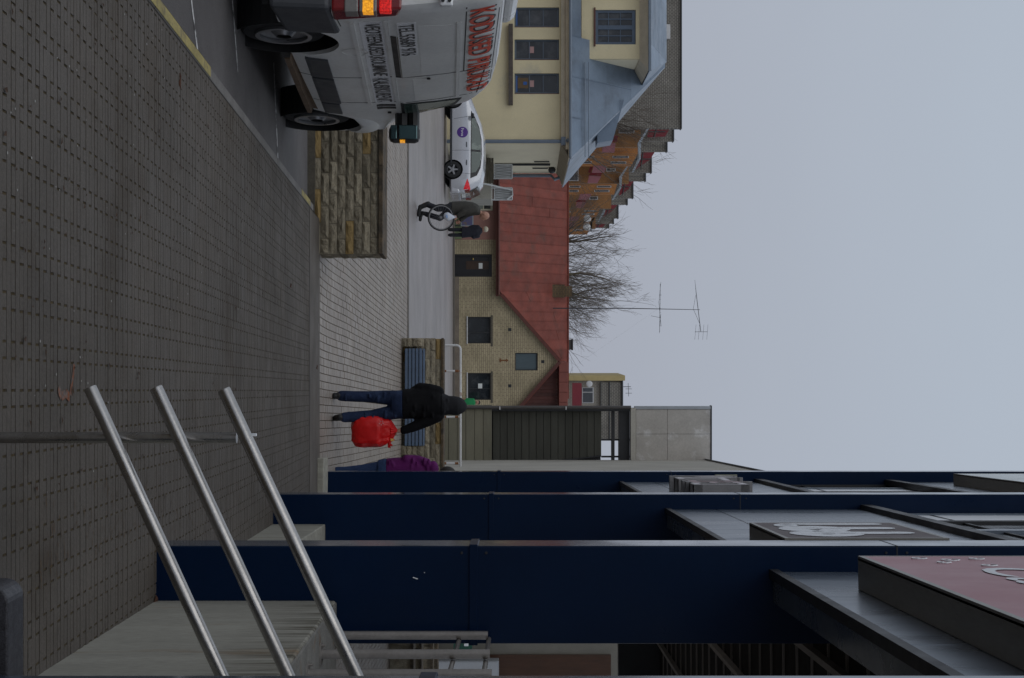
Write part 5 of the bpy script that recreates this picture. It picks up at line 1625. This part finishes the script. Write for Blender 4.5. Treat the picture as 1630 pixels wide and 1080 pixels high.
CL.patch([(2.12 + .20 * math.cos(2 * math.pi * i / n), .66 + .20 * math.sin(2 * math.pi * i / n)) for i in range(n)], S, .005, .008, 1).build('door_sticker', mat('purple_sticker', (.075, .022, .22), .4, .05), car)
fit_text('Forus', .28, .10, lambda x, y: (2.26 - x, CL.y(2.12, .66) + .010, .61 + y), 'lettering', M['white'], car)
CL.patch([(.04, .70), (.42, .84), (.28, .90), (.05, .95)], S, .010, .02, 4).build('tail_lamp', mat('car_tail_lamp', (.42, .015, .02), .2, .1, 10, emit=(.5, .01, .02), es=.35), car)
MB().poly([(-.006 + .0, .66, .93), (-.006, -.66, .93), (.17, -.62, 1.27), (.17, .62, 1.27)]).build('rear_window', M['carglass'], car, loc=(-.004, 0, 0))
MB().box(-.03, .0, -.26, .26, .62, .74).build('number_plate', M['paper'], car)
MB().box(-.07, .3, -.80, .80, .24, .56).build('rear_bumper', M['silver'], car, bevel=.06)
for y in (.62, -.62): MB().box(-.02, .05, y - .14, y + .14, .74, .93).build('tail_lamp', M['red_lens'], car, bevel=.02)

# ------------------------------------------------------------------ people
def fuse(mb, name, mt, parent, vox=.012, it=6, loc=None):
    me = mb.mesh(name)
    o = link(name, me, mt, parent, loc=loc)
    r_ = o.modifiers.new('r', 'REMESH'); r_.mode = 'VOXEL'; r_.voxel_size = vox; r_.use_smooth_shade = True
    s_ = o.modifiers.new('s', 'SMOOTH'); s_.iterations = it; s_.factor = .5
    me = apply_mods(o)
    me.shade_smooth()
    if mt and not me.materials: me.materials.append(mt)
    return o


def limb(b, pts, rs, seg=12):
    b.tube(pts, rs, seg)
    for p, r in zip(pts, rs): b.sph(p, r * .98, seg, 8)


def ring_loft(b, rings, seg=20):
    """rings: (centre, rx, ry)"""
    n = len(b.v)
    for (c, rx, ry) in rings:
        for j in range(seg):
            t = 2 * math.pi * j / seg; b.v.append((c[0] + rx * math.cos(t), c[1] + ry * math.sin(t), c[2]))
    for i in range(len(rings) - 1):
        for j in range(seg):
            q = (j + 1) % seg; b.f.append((n + i * seg + j, n + i * seg + q, n + (i + 1) * seg + q, n + (i + 1) * seg + j))
    b.f.append(tuple(n + j for j in range(seg - 1, -1, -1))); b.f.append(tuple(n + (len(rings) - 1) * seg + j for j in range(seg)))


def hand(b, wrist, d, side_v, k=1.0):
    """palm, four curled fingers and a thumb from the wrist along d; side_v points to the thumb side"""
    d = Vector(d).normalized(); sv_ = Vector(side_v).normalized(); nn = d.cross(sv_).normalized(); w = Vector(wrist)
    limb(b, [w, w + d * .045 * k, w + d * .085 * k], [.026 * k, .034 * k, .030 * k], 10)
    for i, L in enumerate((.072, .080, .074, .058)):
        base = w + d * .085 * k + sv_ * (.030 - .020 * i) * k
        p1 = base + d * L * .45 * k + nn * .008 * k; p2 = p1 + (d * .5 + nn * .85) * L * .38 * k; p3 = p2 + (d * -.35 + nn * .9) * L * .3 * k
        limb(b, [base, p1, p2, p3], [.0105 * k, .010 * k, .0095 * k, .008 * k], 8)
    tb = w + d * .03 * k + sv_ * .028 * k
    limb(b, [tb, tb + (d * .6 + sv_ * .6) * .04 * k, tb + (d * .95 + sv_ * .45 + nn * .4) * .065 * k], [.013 * k, .012 * k, .009 * k], 8)


def head(b, c, fwd, r=.1):
    """head with brow, nose, chin, mouth, ears; fwd horizontal unit"""
    c = Vector(c); f = Vector(fwd).normalized(); s_ = Vector((f.y, -f.x, 0)); up = Vector((0, 0, 1))
    b.sph(c + f * .01, r * .93, 20, 14, (.92 + .14 * abs(f.x), .92 + .14 * abs(f.y), 1.18))
    b.sph(c + f * r * .42 - up * r * .72, r * .52, 14, 10, (1, 1, .9))
    b.sph(c + f * r * .98 - up * r * .12, r * .17, 10, 8, (1, 1, 1.5)); b.sph(c + f * r * 1.08 - up * r * .26, r * .17, 10, 8)
    b.sph(c + f * r * .86 + up * r * .14 + s_ * r * .36, r * .16, 8, 6); b.sph(c + f * r * .86 + up * r * .14 - s_ * r * .36, r * .16, 8, 6)
    b.sph(c + f * r * .90 - up * r * .60, r * .2, 10, 8, (1, 1, .6))
    for q in (1, -1): b.sph(c + s_ * q * r * .92 - up * r * .08, r * .2, 10, 8, (.8, .8, 1.5))


M['skin'] = mat('skin', (.42, .22, .155), .55, .06, 6, .03, 40)
M['jacket_black'] = mat('black_jacket_cloth', (.0055, .0055, .0068), .85, .2, 6, .2, 90, .2, 60, spec=.2)
M['hood'] = mat('charcoal_hood_cloth', (.026, .026, .029), .92, .15, 8, .2, 90, .2, 60, spec=.15)
M['jeans'] = mat('blue_jeans', (.014, .024, .058), .85, .25, 5, .2, 90, .25, 50, spec=.2, stain_or_sheen=((.045, .07, .14), .6, 3.5, .5, .66))  # paler blue patches put highlights into the cloth colour
M['jeans_light'] = mat('lighter_blue_jeans', (.03, .055, .13), .85, .2, 5, .2, 90, .2, 50, spec=.2)
M['shoe'] = mat('black_shoe', (.012, .012, .013), .6, .1, 8)
M['redbag'] = mat('red_plastic_bag', (.62, .006, .006), .38, .06, 5, .03, 40, .35, 9, spec=.4)
M['purple'] = mat('purple_jacket_cloth', (.105, .009, .100), .75, .15, 6, .1, 60, .2, 40, spec=.25)
M['grey_coat'] = mat('grey_brown_coat', (.062, .060, .054), .85, .15, 6, .15, 60, .2, 40, spec=.2)
M['navy_coat'] = mat('dark_navy_coat', (.010, .011, .020), .85, .15, 6, .1, 60)
M['dark_trs'] = mat('dark_trousers', (.012, .013, .020), .85, .15, 6, .1, 60)
M['cream_hat'] = mat('cream_knit_hat', (.48, .44, .34), .85, .1, 20)
M['green'] = mat('green_jacket_cloth', (.01, .22, .07), .8, .1, 6)
M['hair'] = mat('dark_hair', (.018, .014, .011), .7, .1, 20)
M['whitebag'] = mat('white_plastic_bag', (.58, .62, .70), .45, .08, 8, .05, 60, .4, 20)

# person in black with the hood up, seen from behind -----------------------------------
PY = 20.5; kp_ = PY / F
po_ = Vector(((646 - 540) * kp_, PY, zpl(PY)))
pn = thing('person', 'person in black hooded jacket and blue jeans walking away with a bulging red bag', 'person', po_)
def pp(u, h, y=0.0): return Vector(((u - 646) * kp_, y, (h - 822) * kp_ + EZ - po_.z))
b = MB()
head(b, pp(646, 728, .02), (0, 1, 0), .095)
limb(b, [pp(645, 700), pp(646, 718)], [.055, .05])
ring_loft(b, [(pp(642, 640), .15, .11), (pp(642, 668), .14, .10), (pp(642, 690), .17, .11), (pp(644, 704), .10, .07)])
limb(b, [pp(661, 700), pp(675, 668), pp(684, 644)], [.05, .042, .03])
limb(b, [pp(624, 698), pp(620, 668, .03), pp(632, 655, .18)], [.05, .042, .03])
limb(b, [pp(633, 640), pp(632, 586, .03), pp(630, 540)], [.075, .055, .04]); limb(b, [pp(653, 640), pp(660, 590, .02), pp(663, 548, -.10)], [.075, .055, .04])
hand(b, pp(684, 644), pp(687.5, 628) - pp(684, 644), (-.3, .9, 0)); hand(b, pp(632, 655, .18), (.6, .5, .1), (0, 0, 1))
fuse(b, 'body', M['skin'], pn, .008, 2)
b = MB()
ring_loft(b, [(pp(643.5, 641), .205, .15), (pp(643, 655), .205, .155), (pp(642, 672), .205, .15), (pp(642, 688), .215, .15), (pp(642.5, 699), .195, .135), (pp(644, 708), .125, .10), (pp(645, 713), .075, .07)])
limb(b, [pp(661.5, 697), pp(669, 683), pp(676, 667), pp(681, 655), pp(685, 643)], [.09, .082, .075, .068, .058], 14)
limb(b, [pp(625, 697), pp(620.5, 684), pp(618.5, 668, .03), pp(624, 658, .12), pp(633, 655, .17)], [.09, .082, .078, .068, .06], 14)
for i in range(16):
    a = R.uniform(0, 6.28); hh = R.uniform(648, 700); q = pp(643 + 24 * math.cos(a), hh, .14 * math.sin(a)); b.sph(q, R.uniform(.02, .035), 8, 6, (2.2, 1, .7))
fuse(b, 'jacket', M['jacket_black'], pn, .011, 5)
b = MB()
ring_loft(b, [(pp(643.5, 703), .17, .13), (pp(644.5, 709), .142, .125), (pp(645.5, 715), .128, .125), (pp(646, 722), .130, .13), (pp(646.5, 729), .126, .13), (pp(646.5, 735, .01), .105, .115), (pp(647, 740, .02), .07, .085), (pp(647.5, 743, .03), .03, .04)], 24)
for i in range(8): b.sph(pp(646 + R.uniform(-11, 11), R.uniform(706, 722), -.11), R.uniform(.014, .024), 8, 6, (2.6, 1, .7))
fuse(b, 'hood', M['hood'], pn, .010, 5)
b = MB()
ring_loft(b, [(pp(643.5, 650), .185, .135), (pp(644, 640), .195, .145), (pp(644.5, 630), .19, .14), (pp(645, 624), .15, .12)])
limb(b, [pp(634, 634), pp(633, 612, .02), pp(632, 588, .035), pp(631.5, 565, .015), pp(630.5, 543)], [.105, .095, .078, .075, .072], 14)
limb(b, [pp(655, 634), pp(659, 612, .01), pp(662, 592, .015), pp(663, 570, -.05), pp(664, 550, -.12)], [.105, .095, .078, .074, .07], 14)
for i in range(14):
    lx = 631 if i % 2 else 662; b.sph(pp(lx + R.uniform(-5, 5), R.uniform(545, 630), -.06 + (0 if i % 2 else -.03)), R.uniform(.015, .026), 8, 6, (2.6, 1, .8))
fuse(b, 'jeans', M['jeans'], pn, .010, 4)
b = MB(); limb(b, [pp(630, 540, -.03), pp(630.5, 533.5, -.04), pp(631, 532.5, .08), pp(630.5, 531.8, .17)], [.046, .044, .046, .036]); fuse(b, 'shoe', M['shoe'], pn, .008, 2)
b = MB(); limb(b, [pp(664, 548, -.13), pp(663.5, 543, -.17), pp(665.5, 535, -.08), pp(666.5, 533.6, .0)], [.046, .046, .042, .034]); fuse(b, 'shoe', M['shoe'], pn, .008, 2)
# the red bag
bo_ = pp(686, 628, 0) + po_
rbag = thing('plastic_bag', 'bulging bright red plastic bag carried in the right hand of the person in black', 'bag', bo_)
def bagf(d, q):
    x, y, z = d.x, d.y, d.z
    sq = lambda v, p: math.copysign(abs(v) ** p, v)
    X, Y_, Z = sq(x, .62) * .235, sq(y, .7) * .15, sq(z, .62) * .285
    if Z > .1: k = 1 - .16 * (Z - .1) / .18; X *= k; Y_ *= k * .8
    n_ = mnoise.noise((X * 7 + 3, Y_ * 7, Z * 4)); n2 = abs(mnoise.noise((X * 14, Y_ * 12 + 5, Z * 5)))
    n3 = abs(mnoise.noise((X * 9 + Z * 5, Y_ * 9, Z * 8 - X * 5))); s_ = 1 + .08 * n_ - .08 * n2 - .10 * n3
    return Vector((X * s_, Y_ * s_, Z * s_))
b = MB().sph((0, 0, 0), 1, 72, 52, (1, 1, 1), bagf)
bag_b = b.build('bag_body', M['redbag'], rbag, smooth='all', loc=(-.0, .0, -.305))
def flap(pts, w): 
    b = MB()
    for a, c in zip(pts, pts[1:]): b.tube([a, c], [w, w * .8], 6)
    return b
hb_ = MB()
for (x0, sgn) in ((-.12, 1), (.14, -1)):
    hb_.poly([(x0 - .06, -.02, -.07), (x0 + .06, -.02, -.07), (.012, -.012, .035), (-.02, -.012, .035)]); hb_.poly([(x0 - .06, .03, -.07), (x0 + .06, .03, -.07), (.012, .022, .035), (-.02, .022, .035)])
hb_.poly([(.13, 0, -.10), (.23, .01, -.09), (.235, -.01, -.045), (.21, 0, -.06), (.20, 0, -.02), (.165, 0, -.055), (.14, .01, -.03)])
hb_.poly([(.05, -.02, -.08), (.15, -.02, -.09), (.12, -.03, .01), (.095, -.02, -.02)])
for k in range(5): hb_.tube([(-.03 + .016 * k, -.05 + .01 * (k % 2), -.05), (-.012 + .006 * k, -.02, .03), (-.01 + .006 * k, .02, .05)], [.016, .012, .010], 6)
o = hb_.build('bag_handles', M['redbag'], rbag)
MB().poly([(.10, -.032, -.05), (.14, -.032, -.05), (.135, -.03, .0), (.11, -.03, -.01)]).build('bag_content', mat('yellow_packet', (.7, .42, .10), .5, .05), rbag)
b = MB()
for k in range(5):
    a = k * 1.257; b.tube([(-.115 + .018 * math.cos(a), -.152, -.165 + .018 * math.sin(a)), (-.115 + .034 * math.cos(a), -.154, -.165 + .034 * math.sin(a))], .006, 5)
b.build('flower_print', mat('pale_print', (.60, .25, .25), .5), rbag)

# person in purple, half hidden by the last pillar ----------------------------------------
PY = 20.75; kq = PY / F
po_ = Vector(((752 - 540) * kq, PY, zpl(PY)))
pq = thing('person', 'person in purple jacket and jeans half hidden behind the farthest blue pillar', 'person', po_)
def pp2(u, h, y=0.0): return Vector(((u - 752) * kq, y, (h - 822) * kq + EZ - po_.z))
b = MB(); head(b, pp2(756, 709), (1, .3, 0), .1); limb(b, [pp2(755, 690), pp2(756, 703)], [.055, .05])
ring_loft(b, [(pp2(751, 625), .14, .11), (pp2(750, 655), .13, .10), (pp2(752, 680), .16, .11), (pp2(754, 692), .1, .07)])
limb(b, [pp2(738, 678), pp2(733, 652, -.04), pp2(745, 640, .12)], [.045, .04, .03]); hand(b, pp2(745, 640, .12), (.8, .5, 0), (0, 0, 1)); limb(b, [pp2(766, 678), pp2(770, 652), pp2(768, 630, .05)], [.045, .04, .03]); hand(b, pp2(768, 630, .05), (0, .1, -1), (-1, 0, 0))
limb(b, [pp2(746, 620), pp2(750, 575), pp2(752, 533)], [.075, .055, .04]); limb(b, [pp2(760, 620), pp2(762, 575), pp2(765, 536)], [.075, .055, .04])
fuse(b, 'body', M['skin'], pq, .009, 2)
b = MB()
ring_loft(b, [(pp2(749, 615), .165, .14), (pp2(748, 635), .17, .145), (pp2(748, 655), .175, .145), (pp2(750, 672), .18, .14), (pp2(752, 684), .155, .12), (pp2(755, 693), .08, .08)])
limb(b, [pp2(739, 678), pp2(734, 664, -.02), pp2(732.5, 648, -.05), pp2(738, 640, .04), pp2(746, 638, .12)], [.082, .082, .078, .068, .055], 14); limb(b, [pp2(765, 678), pp2(770, 652), pp2(768, 632, .05)], [.085, .075, .055], 14)
b.sph(pp2(748, 690, -.06), .11, 14, 10, (1.2, .9, .7))
for i in range(10): b.sph(pp2(750 + R.uniform(-18, 10), R.uniform(620, 685), -.12), R.uniform(.02, .035), 8, 6, (2.4, 1, .7))
fuse(b, 'jacket', M['purple'], pq, .011, 5)
b = MB(); ring_loft(b, [(pp2(751, 625), .17, .13), (pp2(750.5, 612), .175, .14), (pp2(751, 602), .16, .13)])
limb(b, [pp2(745, 611), pp2(749.5, 578, .0), pp2(751.5, 552), pp2(752, 536)], [.105, .085, .075, .075], 12); limb(b, [pp2(759, 610), pp2(763, 575, .02), pp2(765, 538)], [.095, .07, .075], 12)
fuse(b, 'jeans', M['jeans_light'], pq, .010, 4)
for u in (751, 765):
    b = MB(); limb(b, [pp2(u, 532, -.04), pp2(u + 1, 528.5, -.05), pp2(u + 2, 527.5, .12)], [.045, .042, .036]); fuse(b, 'shoe', M['shoe'], pq, .008, 2)
MB().sph(pp2(755.5, 712, -.01), .112, 16, 12, (1, 1, 1.1)).build('hair', M['hair'], pq, smooth='all')

# bald man walking right with a bicycle wheel --------------------------------------------
PY = 37.6; kq = PY / F
po_ = Vector(((333 - 540) * kq, PY, zfar(PY)))
pw = thing('person', 'bald person in grey brown coat striding right while carrying a bicycle wheel', 'person', po_)
def pp3(u, h, y=0.0): return Vector(((u - 333) * kq, y, (h - 822) * kq + EZ - po_.z))
b = MB(); head(b, pp3(343, 771.5), (.95, -.15, 0), .108); limb(b, [pp3(336.5, 760), pp3(341, 767)], [.06, .055])
ring_loft(b, [(pp3(331, 722), .12, .15), (pp3(331, 740), .12, .14), (pp3(333, 755), .13, .17), (pp3(336, 762), .07, .1)])
limb(b, [pp3(335, 757, -.19), pp3(337, 742, -.22), pp3(345, 729.5, -.2)], [.05, .04, .03]); hand(b, pp3(345, 729.5, -.2), (.35, 0, -1), (.9, 0, .3), 1.15)
limb(b, [pp3(335, 757, .19), pp3(340, 742, .22), pp3(349, 733, .2)], [.05, .04, .03]); hand(b, pp3(349, 733, .2), (.5, 0, -.7), (.9, 0, .3), 1.1)
limb(b, [pp3(331, 724, -.09), pp3(333, 696, -.09), pp3(326, 676, -.09)], [.08, .055, .045]); limb(b, [pp3(331, 724, .09), pp3(346, 700, .1), pp3(340, 676, .1)], [.08, .055, .045])
fuse(b, 'body', M['skin'], pw, .009, 2)
b = MB()
ring_loft(b, [(pp3(333, 719), .185, .20), (pp3(332.5, 730), .185, .21), (pp3(332, 742), .18, .215), (pp3(333, 754), .165, .22), (pp3(334.5, 761), .13, .18), (pp3(337, 765), .075, .09)])
limb(b, [pp3(335, 757, -.2), pp3(336.5, 748, -.23), pp3(338.5, 740, -.23), pp3(345, 730, -.2)], [.09, .085, .075, .06], 12); limb(b, [pp3(335, 757, .2), pp3(341, 742, .23), pp3(349, 733.5, .2)], [.09, .075, .06], 12)
fuse(b, 'coat', M['grey_coat'], pw, .012, 4)
b = MB(); ring_loft(b, [(pp3(331, 726), .15, .17), (pp3(331, 716), .14, .16), (pp3(332, 712), .1, .12)])
limb(b, [pp3(331, 718, -.09), pp3(333, 697, -.09), pp3(326.5, 681, -.09)], [.10, .08, .07], 12); limb(b, [pp3(332, 718, .09), pp3(347, 700, .1), pp3(341, 679, .1)], [.10, .08, .068], 12)
fuse(b, 'trousers', M['dark_trs'], pw, .011, 3)
b = MB(); limb(b, [pp3(325.5, 682, -.09), pp3(330.5, 669.5, -.09), pp3(337, 667.5, -.09), pp3(343.5, 666.5, -.09)], [.068, .062, .052, .04]); fuse(b, 'boot', M['shoe'], pw, .009, 2)
b = MB(); limb(b, [pp3(341, 680, .1), pp3(339, 672, .1), pp3(344, 669, .1), pp3(350, 668.5, .1)], [.062, .058, .05, .04]); fuse(b, 'boot', M['shoe'], pw, .009, 2)
wo_ = pp3(348.3, 703.2, -.34) + po_
bw = thing('bicycle_wheel', 'loose bicycle wheel with black tyre carried by the bald person', 'wheel', wo_, .08)
rW = 20.2 * kq
prof = [(.018 * math.cos(a * math.pi / 4), rW + .018 * math.sin(a * math.pi / 4)) for a in range(8)]
MB().lathe(prof, 'y', (0, 0, 0), 48).build('tyre', M['tyre'], bw, smooth='all')
MB().lathe([(-.012, rW - .038), (.012, rW - .038), (.012, rW - .014), (-.012, rW - .014)], 'y', (0, 0, 0), 48).build('rim', M['rim'], bw, smooth=True)
MB().lathe([(-.05, 0), (-.05, .014), (-.035, .014), (-.035, .03), (-.03, .03), (-.03, .016), (.03, .016), (.03, .03), (.035, .03), (.035, .014), (.05, .014), (.05, 0)], 'y', (0, 0, 0), 14).build('hub', M['rim'], bw)
for k in range(24):
    a = 2 * math.pi * k / 24; q = .03 if k % 2 else -.03
    MB().tube([(.028 * math.cos(a + .5), q, .028 * math.sin(a + .5)), ((rW - .036) * math.cos(a), 0, (rW - .036) * math.sin(a))], .0016, 4).build('spoke', M['rim'], bw)
wb_ = thing('plastic_bag', 'small white plastic bag with blue print hanging beside the bicycle wheel', 'bag', pp3(347.5, 725, -.40) + po_)
def bag2(d, q):
    k = 1 - .55 * max(0, (d.z + .2)) ; s_ = 1 + .14 * mnoise.noise((d.x * 3, d.y * 3 + 2, d.z * 2))
    return Vector((d.x * .11 * k * s_ + .02 * d.z, d.y * .055 * k * s_, d.z * .135 * s_))
bg2 = MB().sph((0, 0, 0), 1, 24, 16, (1, 1, 1), bag2).build('bag_body', M['whitebag'], wb_, smooth='all', loc=(-.0, 0, -.14))
MB().tube([(-.03, 0, -.06), (-.01, .05, .03), (.01, .06, .03), (.03, 0, -.06)], .008, 6).build('bag_handle', M['whitebag'], wb_)
MB().poly([(-.05, -.06, -.22), (.03, -.062, -.21), (.03, -.058, -.17), (-.04, -.058, -.18)]).build('blue_print', mat('blue_print', (.25, .38, .62), .5), wb_)

# person in dark navy coat by the plastered wall ------------------------------------------
PY = 59.5; kq = PY / F
po_ = Vector(((370 - 540) * kq, PY, zfar(PY)))
pv = thing('person', 'person in long dark navy coat and cream hat standing by the terracotta wall', 'person', po_)
zf = po_.z
def pp4(u, h, y=0.0): return Vector(((u - 370) * kq, y, (h - 715) * kq))
b = MB(); head(b, pp4(365.5, 773), (-.3, 1, 0), .1); limb(b, [pp4(367, 766), pp4(366, 770)], [.055, .05])
ring_loft(b, [(pp4(370, 745), .15, .11), (pp4(369, 755), .14, .1), (pp4(369, 765), .16, .1), (pp4(367, 768), .08, .07)])
limb(b, [pp4(376, 764), pp4(378, 756, -.02), pp4(374, 750, .12)], [.045, .04, .03]); limb(b, [pp4(362, 764), pp4(361, 755), pp4(362.5, 748)], [.045, .04, .03]); hand(b, pp4(362.5, 748), (0, .1, -1), (1, 0, 0)); hand(b, pp4(374, 750, .12), (-.5, .6, 0), (0, 0, 1))
limb(b, [pp4(366.5, 743), pp4(366, 730), pp4(366, 717)], [.07, .05, .04]); limb(b, [pp4(374, 743), pp4(374.5, 730), pp4(374.5, 717)], [.07, .05, .04])
fuse(b, 'body', M['skin'], pv, .011, 2)
b = MB(); ring_loft(b, [(pp4(370, 737), .23, .17), (pp4(370, 745), .21, .16), (pp4(369.5, 753), .20, .15), (pp4(369, 762), .21, .14), (pp4(368, 767), .15, .11), (pp4(367, 770), .07, .07)])
limb(b, [pp4(376, 763), pp4(378, 756, -.03), pp4(374, 750.5, .11)], [.085, .075, .06], 12); limb(b, [pp4(362, 763), pp4(361, 755), pp4(362.3, 749.5)], [.085, .075, .06], 12)
fuse(b, 'coat', M['navy_coat'], pv, .014, 4)
b = MB(); limb(b, [pp4(366.5, 742), pp4(366, 730), pp4(366, 718)], [.085, .075, .07]); limb(b, [pp4(374, 742), pp4(374.5, 730), pp4(374.5, 718)], [.085, .075, .07]); fuse(b, 'trousers', M['dark_trs'], pv, .012, 3)
for u in (366, 374.5):
    b = MB(); limb(b, [pp4(u, 717.5), pp4(u, 716.6, -.02), pp4(u, 716.5, .14)], [.05, .045, .036]); fuse(b, 'shoe', M['shoe'], pv, .01, 2)
MB().sph(pp4(365.3, 775.3, -.01), .115, 16, 10, (1, 1, .85)).build('hat', M['cream_hat'], pv, smooth='all')

# child in green by the far window -----------------------------------------------------------
PY = 71.0; kq = PY / F
po_ = Vector(((641 - 540) * kq, PY, zfar(PY)))
pg = thing('person', 'small person in a green jacket by the house window, just beyond the hooded head', 'person', po_)
def pp5(u, h, y=0.0): return Vector(((u - 641) * kq, y, (h - 822) * kq + EZ - po_.z))
h0 = 822 - (EZ - zfar(PY)) / kq
b = MB(); head(b, pp5(641, 760.5), (-.6, -.8, 0), .092); limb(b, [pp5(641, 755), pp5(641, 758)], [.045, .04])
limb(b, [pp5(638.5, 738), pp5(638.5, h0 + 2)], [.06, .04]); limb(b, [pp5(643.5, 738), pp5(643.5, h0 + 2)], [.06, .04]); ring_loft(b, [(pp5(641, 738), .12, .1), (pp5(641, 755), .11, .09)])
for q in (-1, 1): limb(b, [pp5(641 + q * 4.6, 754), pp5(641 + q * 5.4, 741)], [.04, .03]); hand(b, pp5(641 + q * 5.4, 741), (0, 0, -1), (0, -1, 0), .85)
fuse(b, 'body', M['skin'], pg, .011, 2)
b = MB(); ring_loft(b, [(pp5(641, 739), .15, .12), (pp5(641, 748), .145, .12), (pp5(641, 755), .12, .1), (pp5(641, 757), .06, .06)])
for q in (-1, 1): limb(b, [pp5(641 + q * 4.4, 753.5), pp5(641 + q * 5.4, 742.5)], [.065, .05])
fuse(b, 'jacket', M['green'], pg, .012, 3)
b = MB(); limb(b, [pp5(638.8, 740), pp5(638.5, h0 + 2)], [.075, .06]); limb(b, [pp5(643.2, 740), pp5(643.5, h0 + 2)], [.075, .06]); fuse(b, 'trousers', M['dark_trs'], pg, .012, 2)
for u in (638.5, 643.5):
    b = MB(); limb(b, [pp5(u, h0 + 1.2), pp5(u, h0 + 1, -.12)], [.04, .034]); fuse(b, 'shoe', M['shoe'], pg, .01, 1)
MB().sph(pp5(641, 762, .01), .098, 14, 10, (1, 1, .85)).build('hair', M['hair'], pg, smooth='all')

# ------------------------------------------------------------------ litter, stains, leaves
lf = MB()
def pav_hit(u, h):
    k = (822 - h) / F; Y = 1.5 / (k - .0505); return Vector(((u - 540) / F * Y, Y, zpav(Y)))
for i in range(130):
    u, h = R.uniform(5, 900), R.uniform(5, 490)
    p = pav_hit(u, h)
    if p.x < xk(p.y) + .05 or p.x > .6: continue
    s_ = R.uniform(.006, .022); a = R.uniform(0, 6.28); c, q = math.cos(a) * s_, math.sin(a) * s_
    z = p.z + .006
    lf.poly([(p.x - c, p.y - q, z), (p.x + q * .5, p.y - c * .5, z + .004), (p.x + c, p.y + q, z), (p.x - q * .5, p.y + c * .5, z + .003)])
o = lf.build('litter', mat('dry_leaf_litter', (.06, .032, .018), .9, .3, 20), None, fast=True); tag(o, kind='stuff')
dl = MB()
for i in range(800):
    u = R.uniform(760, 1000); h = R.uniform(60, 430)
    p = pav_hit(u, h)
    edge = .93 if p.y < 8.2 else .66 + .05 * p.y
    if p.x > edge or R.random() > math.exp(-(edge - p.x) * 6): continue
    if p.y > 6.4 and p.y < 8.6 and R.random() < .15: pass
    w_ = R.uniform(.006, .032); d_ = R.uniform(.002, .006); z = p.z + .0045
    dl.poly([(p.x - w_, p.y - d_ * .4, z), (p.x - w_ * .2, p.y - d_, z), (p.x + w_, p.y - d_ * .3, z + .0005), (p.x + w_ * .4, p.y + d_, z)])
o = dl.build('leaf_dirt', mat('wet_leaf_dirt', (.085, .048, .020), .9, .4, 9, .3, 40), None, fast=True); tag(o, kind='stuff')
st_ = MB()
for i in range(110):
    u, h = R.uniform(5, 800), R.uniform(5, 480); p = pav_hit(u, h)
    if p.x < xk(p.y) + .05 or p.x > .6: continue
    s_ = R.uniform(.0015, .0048)
    st_.poly([(p.x + s_ * math.cos(t * 1.05) * 1.3, p.y + s_ * 1.6 * math.sin(t * 1.05), p.z + .0035) for t in range(6)])
o = st_.build('gravel_specks', mat('pale_specks', (.34, .33, .31), .9), None, fast=True); tag(o, kind='stuff')
for (u, h, s_, lab) in ((130, 285, .03, 'short dark twig lying on the pavement near the yellow kerb'), (585, 504, .035, 'brown fallen leaf on the pavement edge before the person in black'), (455, 462, .03, 'dark fallen leaf on the pavement before the stone wall end'), (960, 246, .05, 'rust brown wood chip by the ramp wall foot')):
    p = pav_hit(u, h)
    b = MB(); n = 7
    L, w = (s_ * 3.2, s_ * .3) if 'twig' in lab else (s_ * 1.6, s_ * .7)
    pts = [(L * (i / (n - 1) - .5), w * math.sin(math.pi * i / (n - 1)), .004 + .006 * math.sin(i * 1.3)) for i in range(n)]
    b.prism(pts + [(x, -y, z) for x, y, z in pts[-2:0:-1]], (0, 0, .004))
    o = b.build('twig' if 'twig' in lab else ('wood_chip' if 'chip' in lab else 'fallen_leaf'), mat('leaf_brown_%d' % u, (.085, .035, .018), .8, .2, 20), None, loc=p)
    o.rotation_euler = (0, 0, R.uniform(-.3, .3)); tag(o, lab, 'twig' if 'twig' in lab else ('wood chip' if 'chip' in lab else 'leaf'))
M['orange_spray'] = mat('orange_spray_paint', (.24, .062, .012), .8, .3, 14, .4, 60, stain_or_sheen=((.12, .11, .10), .95, 18, .44, .58))
for pts, w in (([(618, 92), (632, 97), (626, 104), (634, 110)], .018), ([(580, 117), (600, 115), (612, 113), (630, 111)], .012)):
    q = [pav_hit(u, h) + Vector((0, 0, .0028)) for u, h in pts]
    b = MB()
    for a, c in zip(q, q[1:]):
        d = (c - a).normalized(); n = Vector((-d.y, d.x, 0)) * w
        b.quad(a - n, a + n, c + n, c - n)
    o = b.build('orange_marking', M['orange_spray']); tag(o, kind='structure')
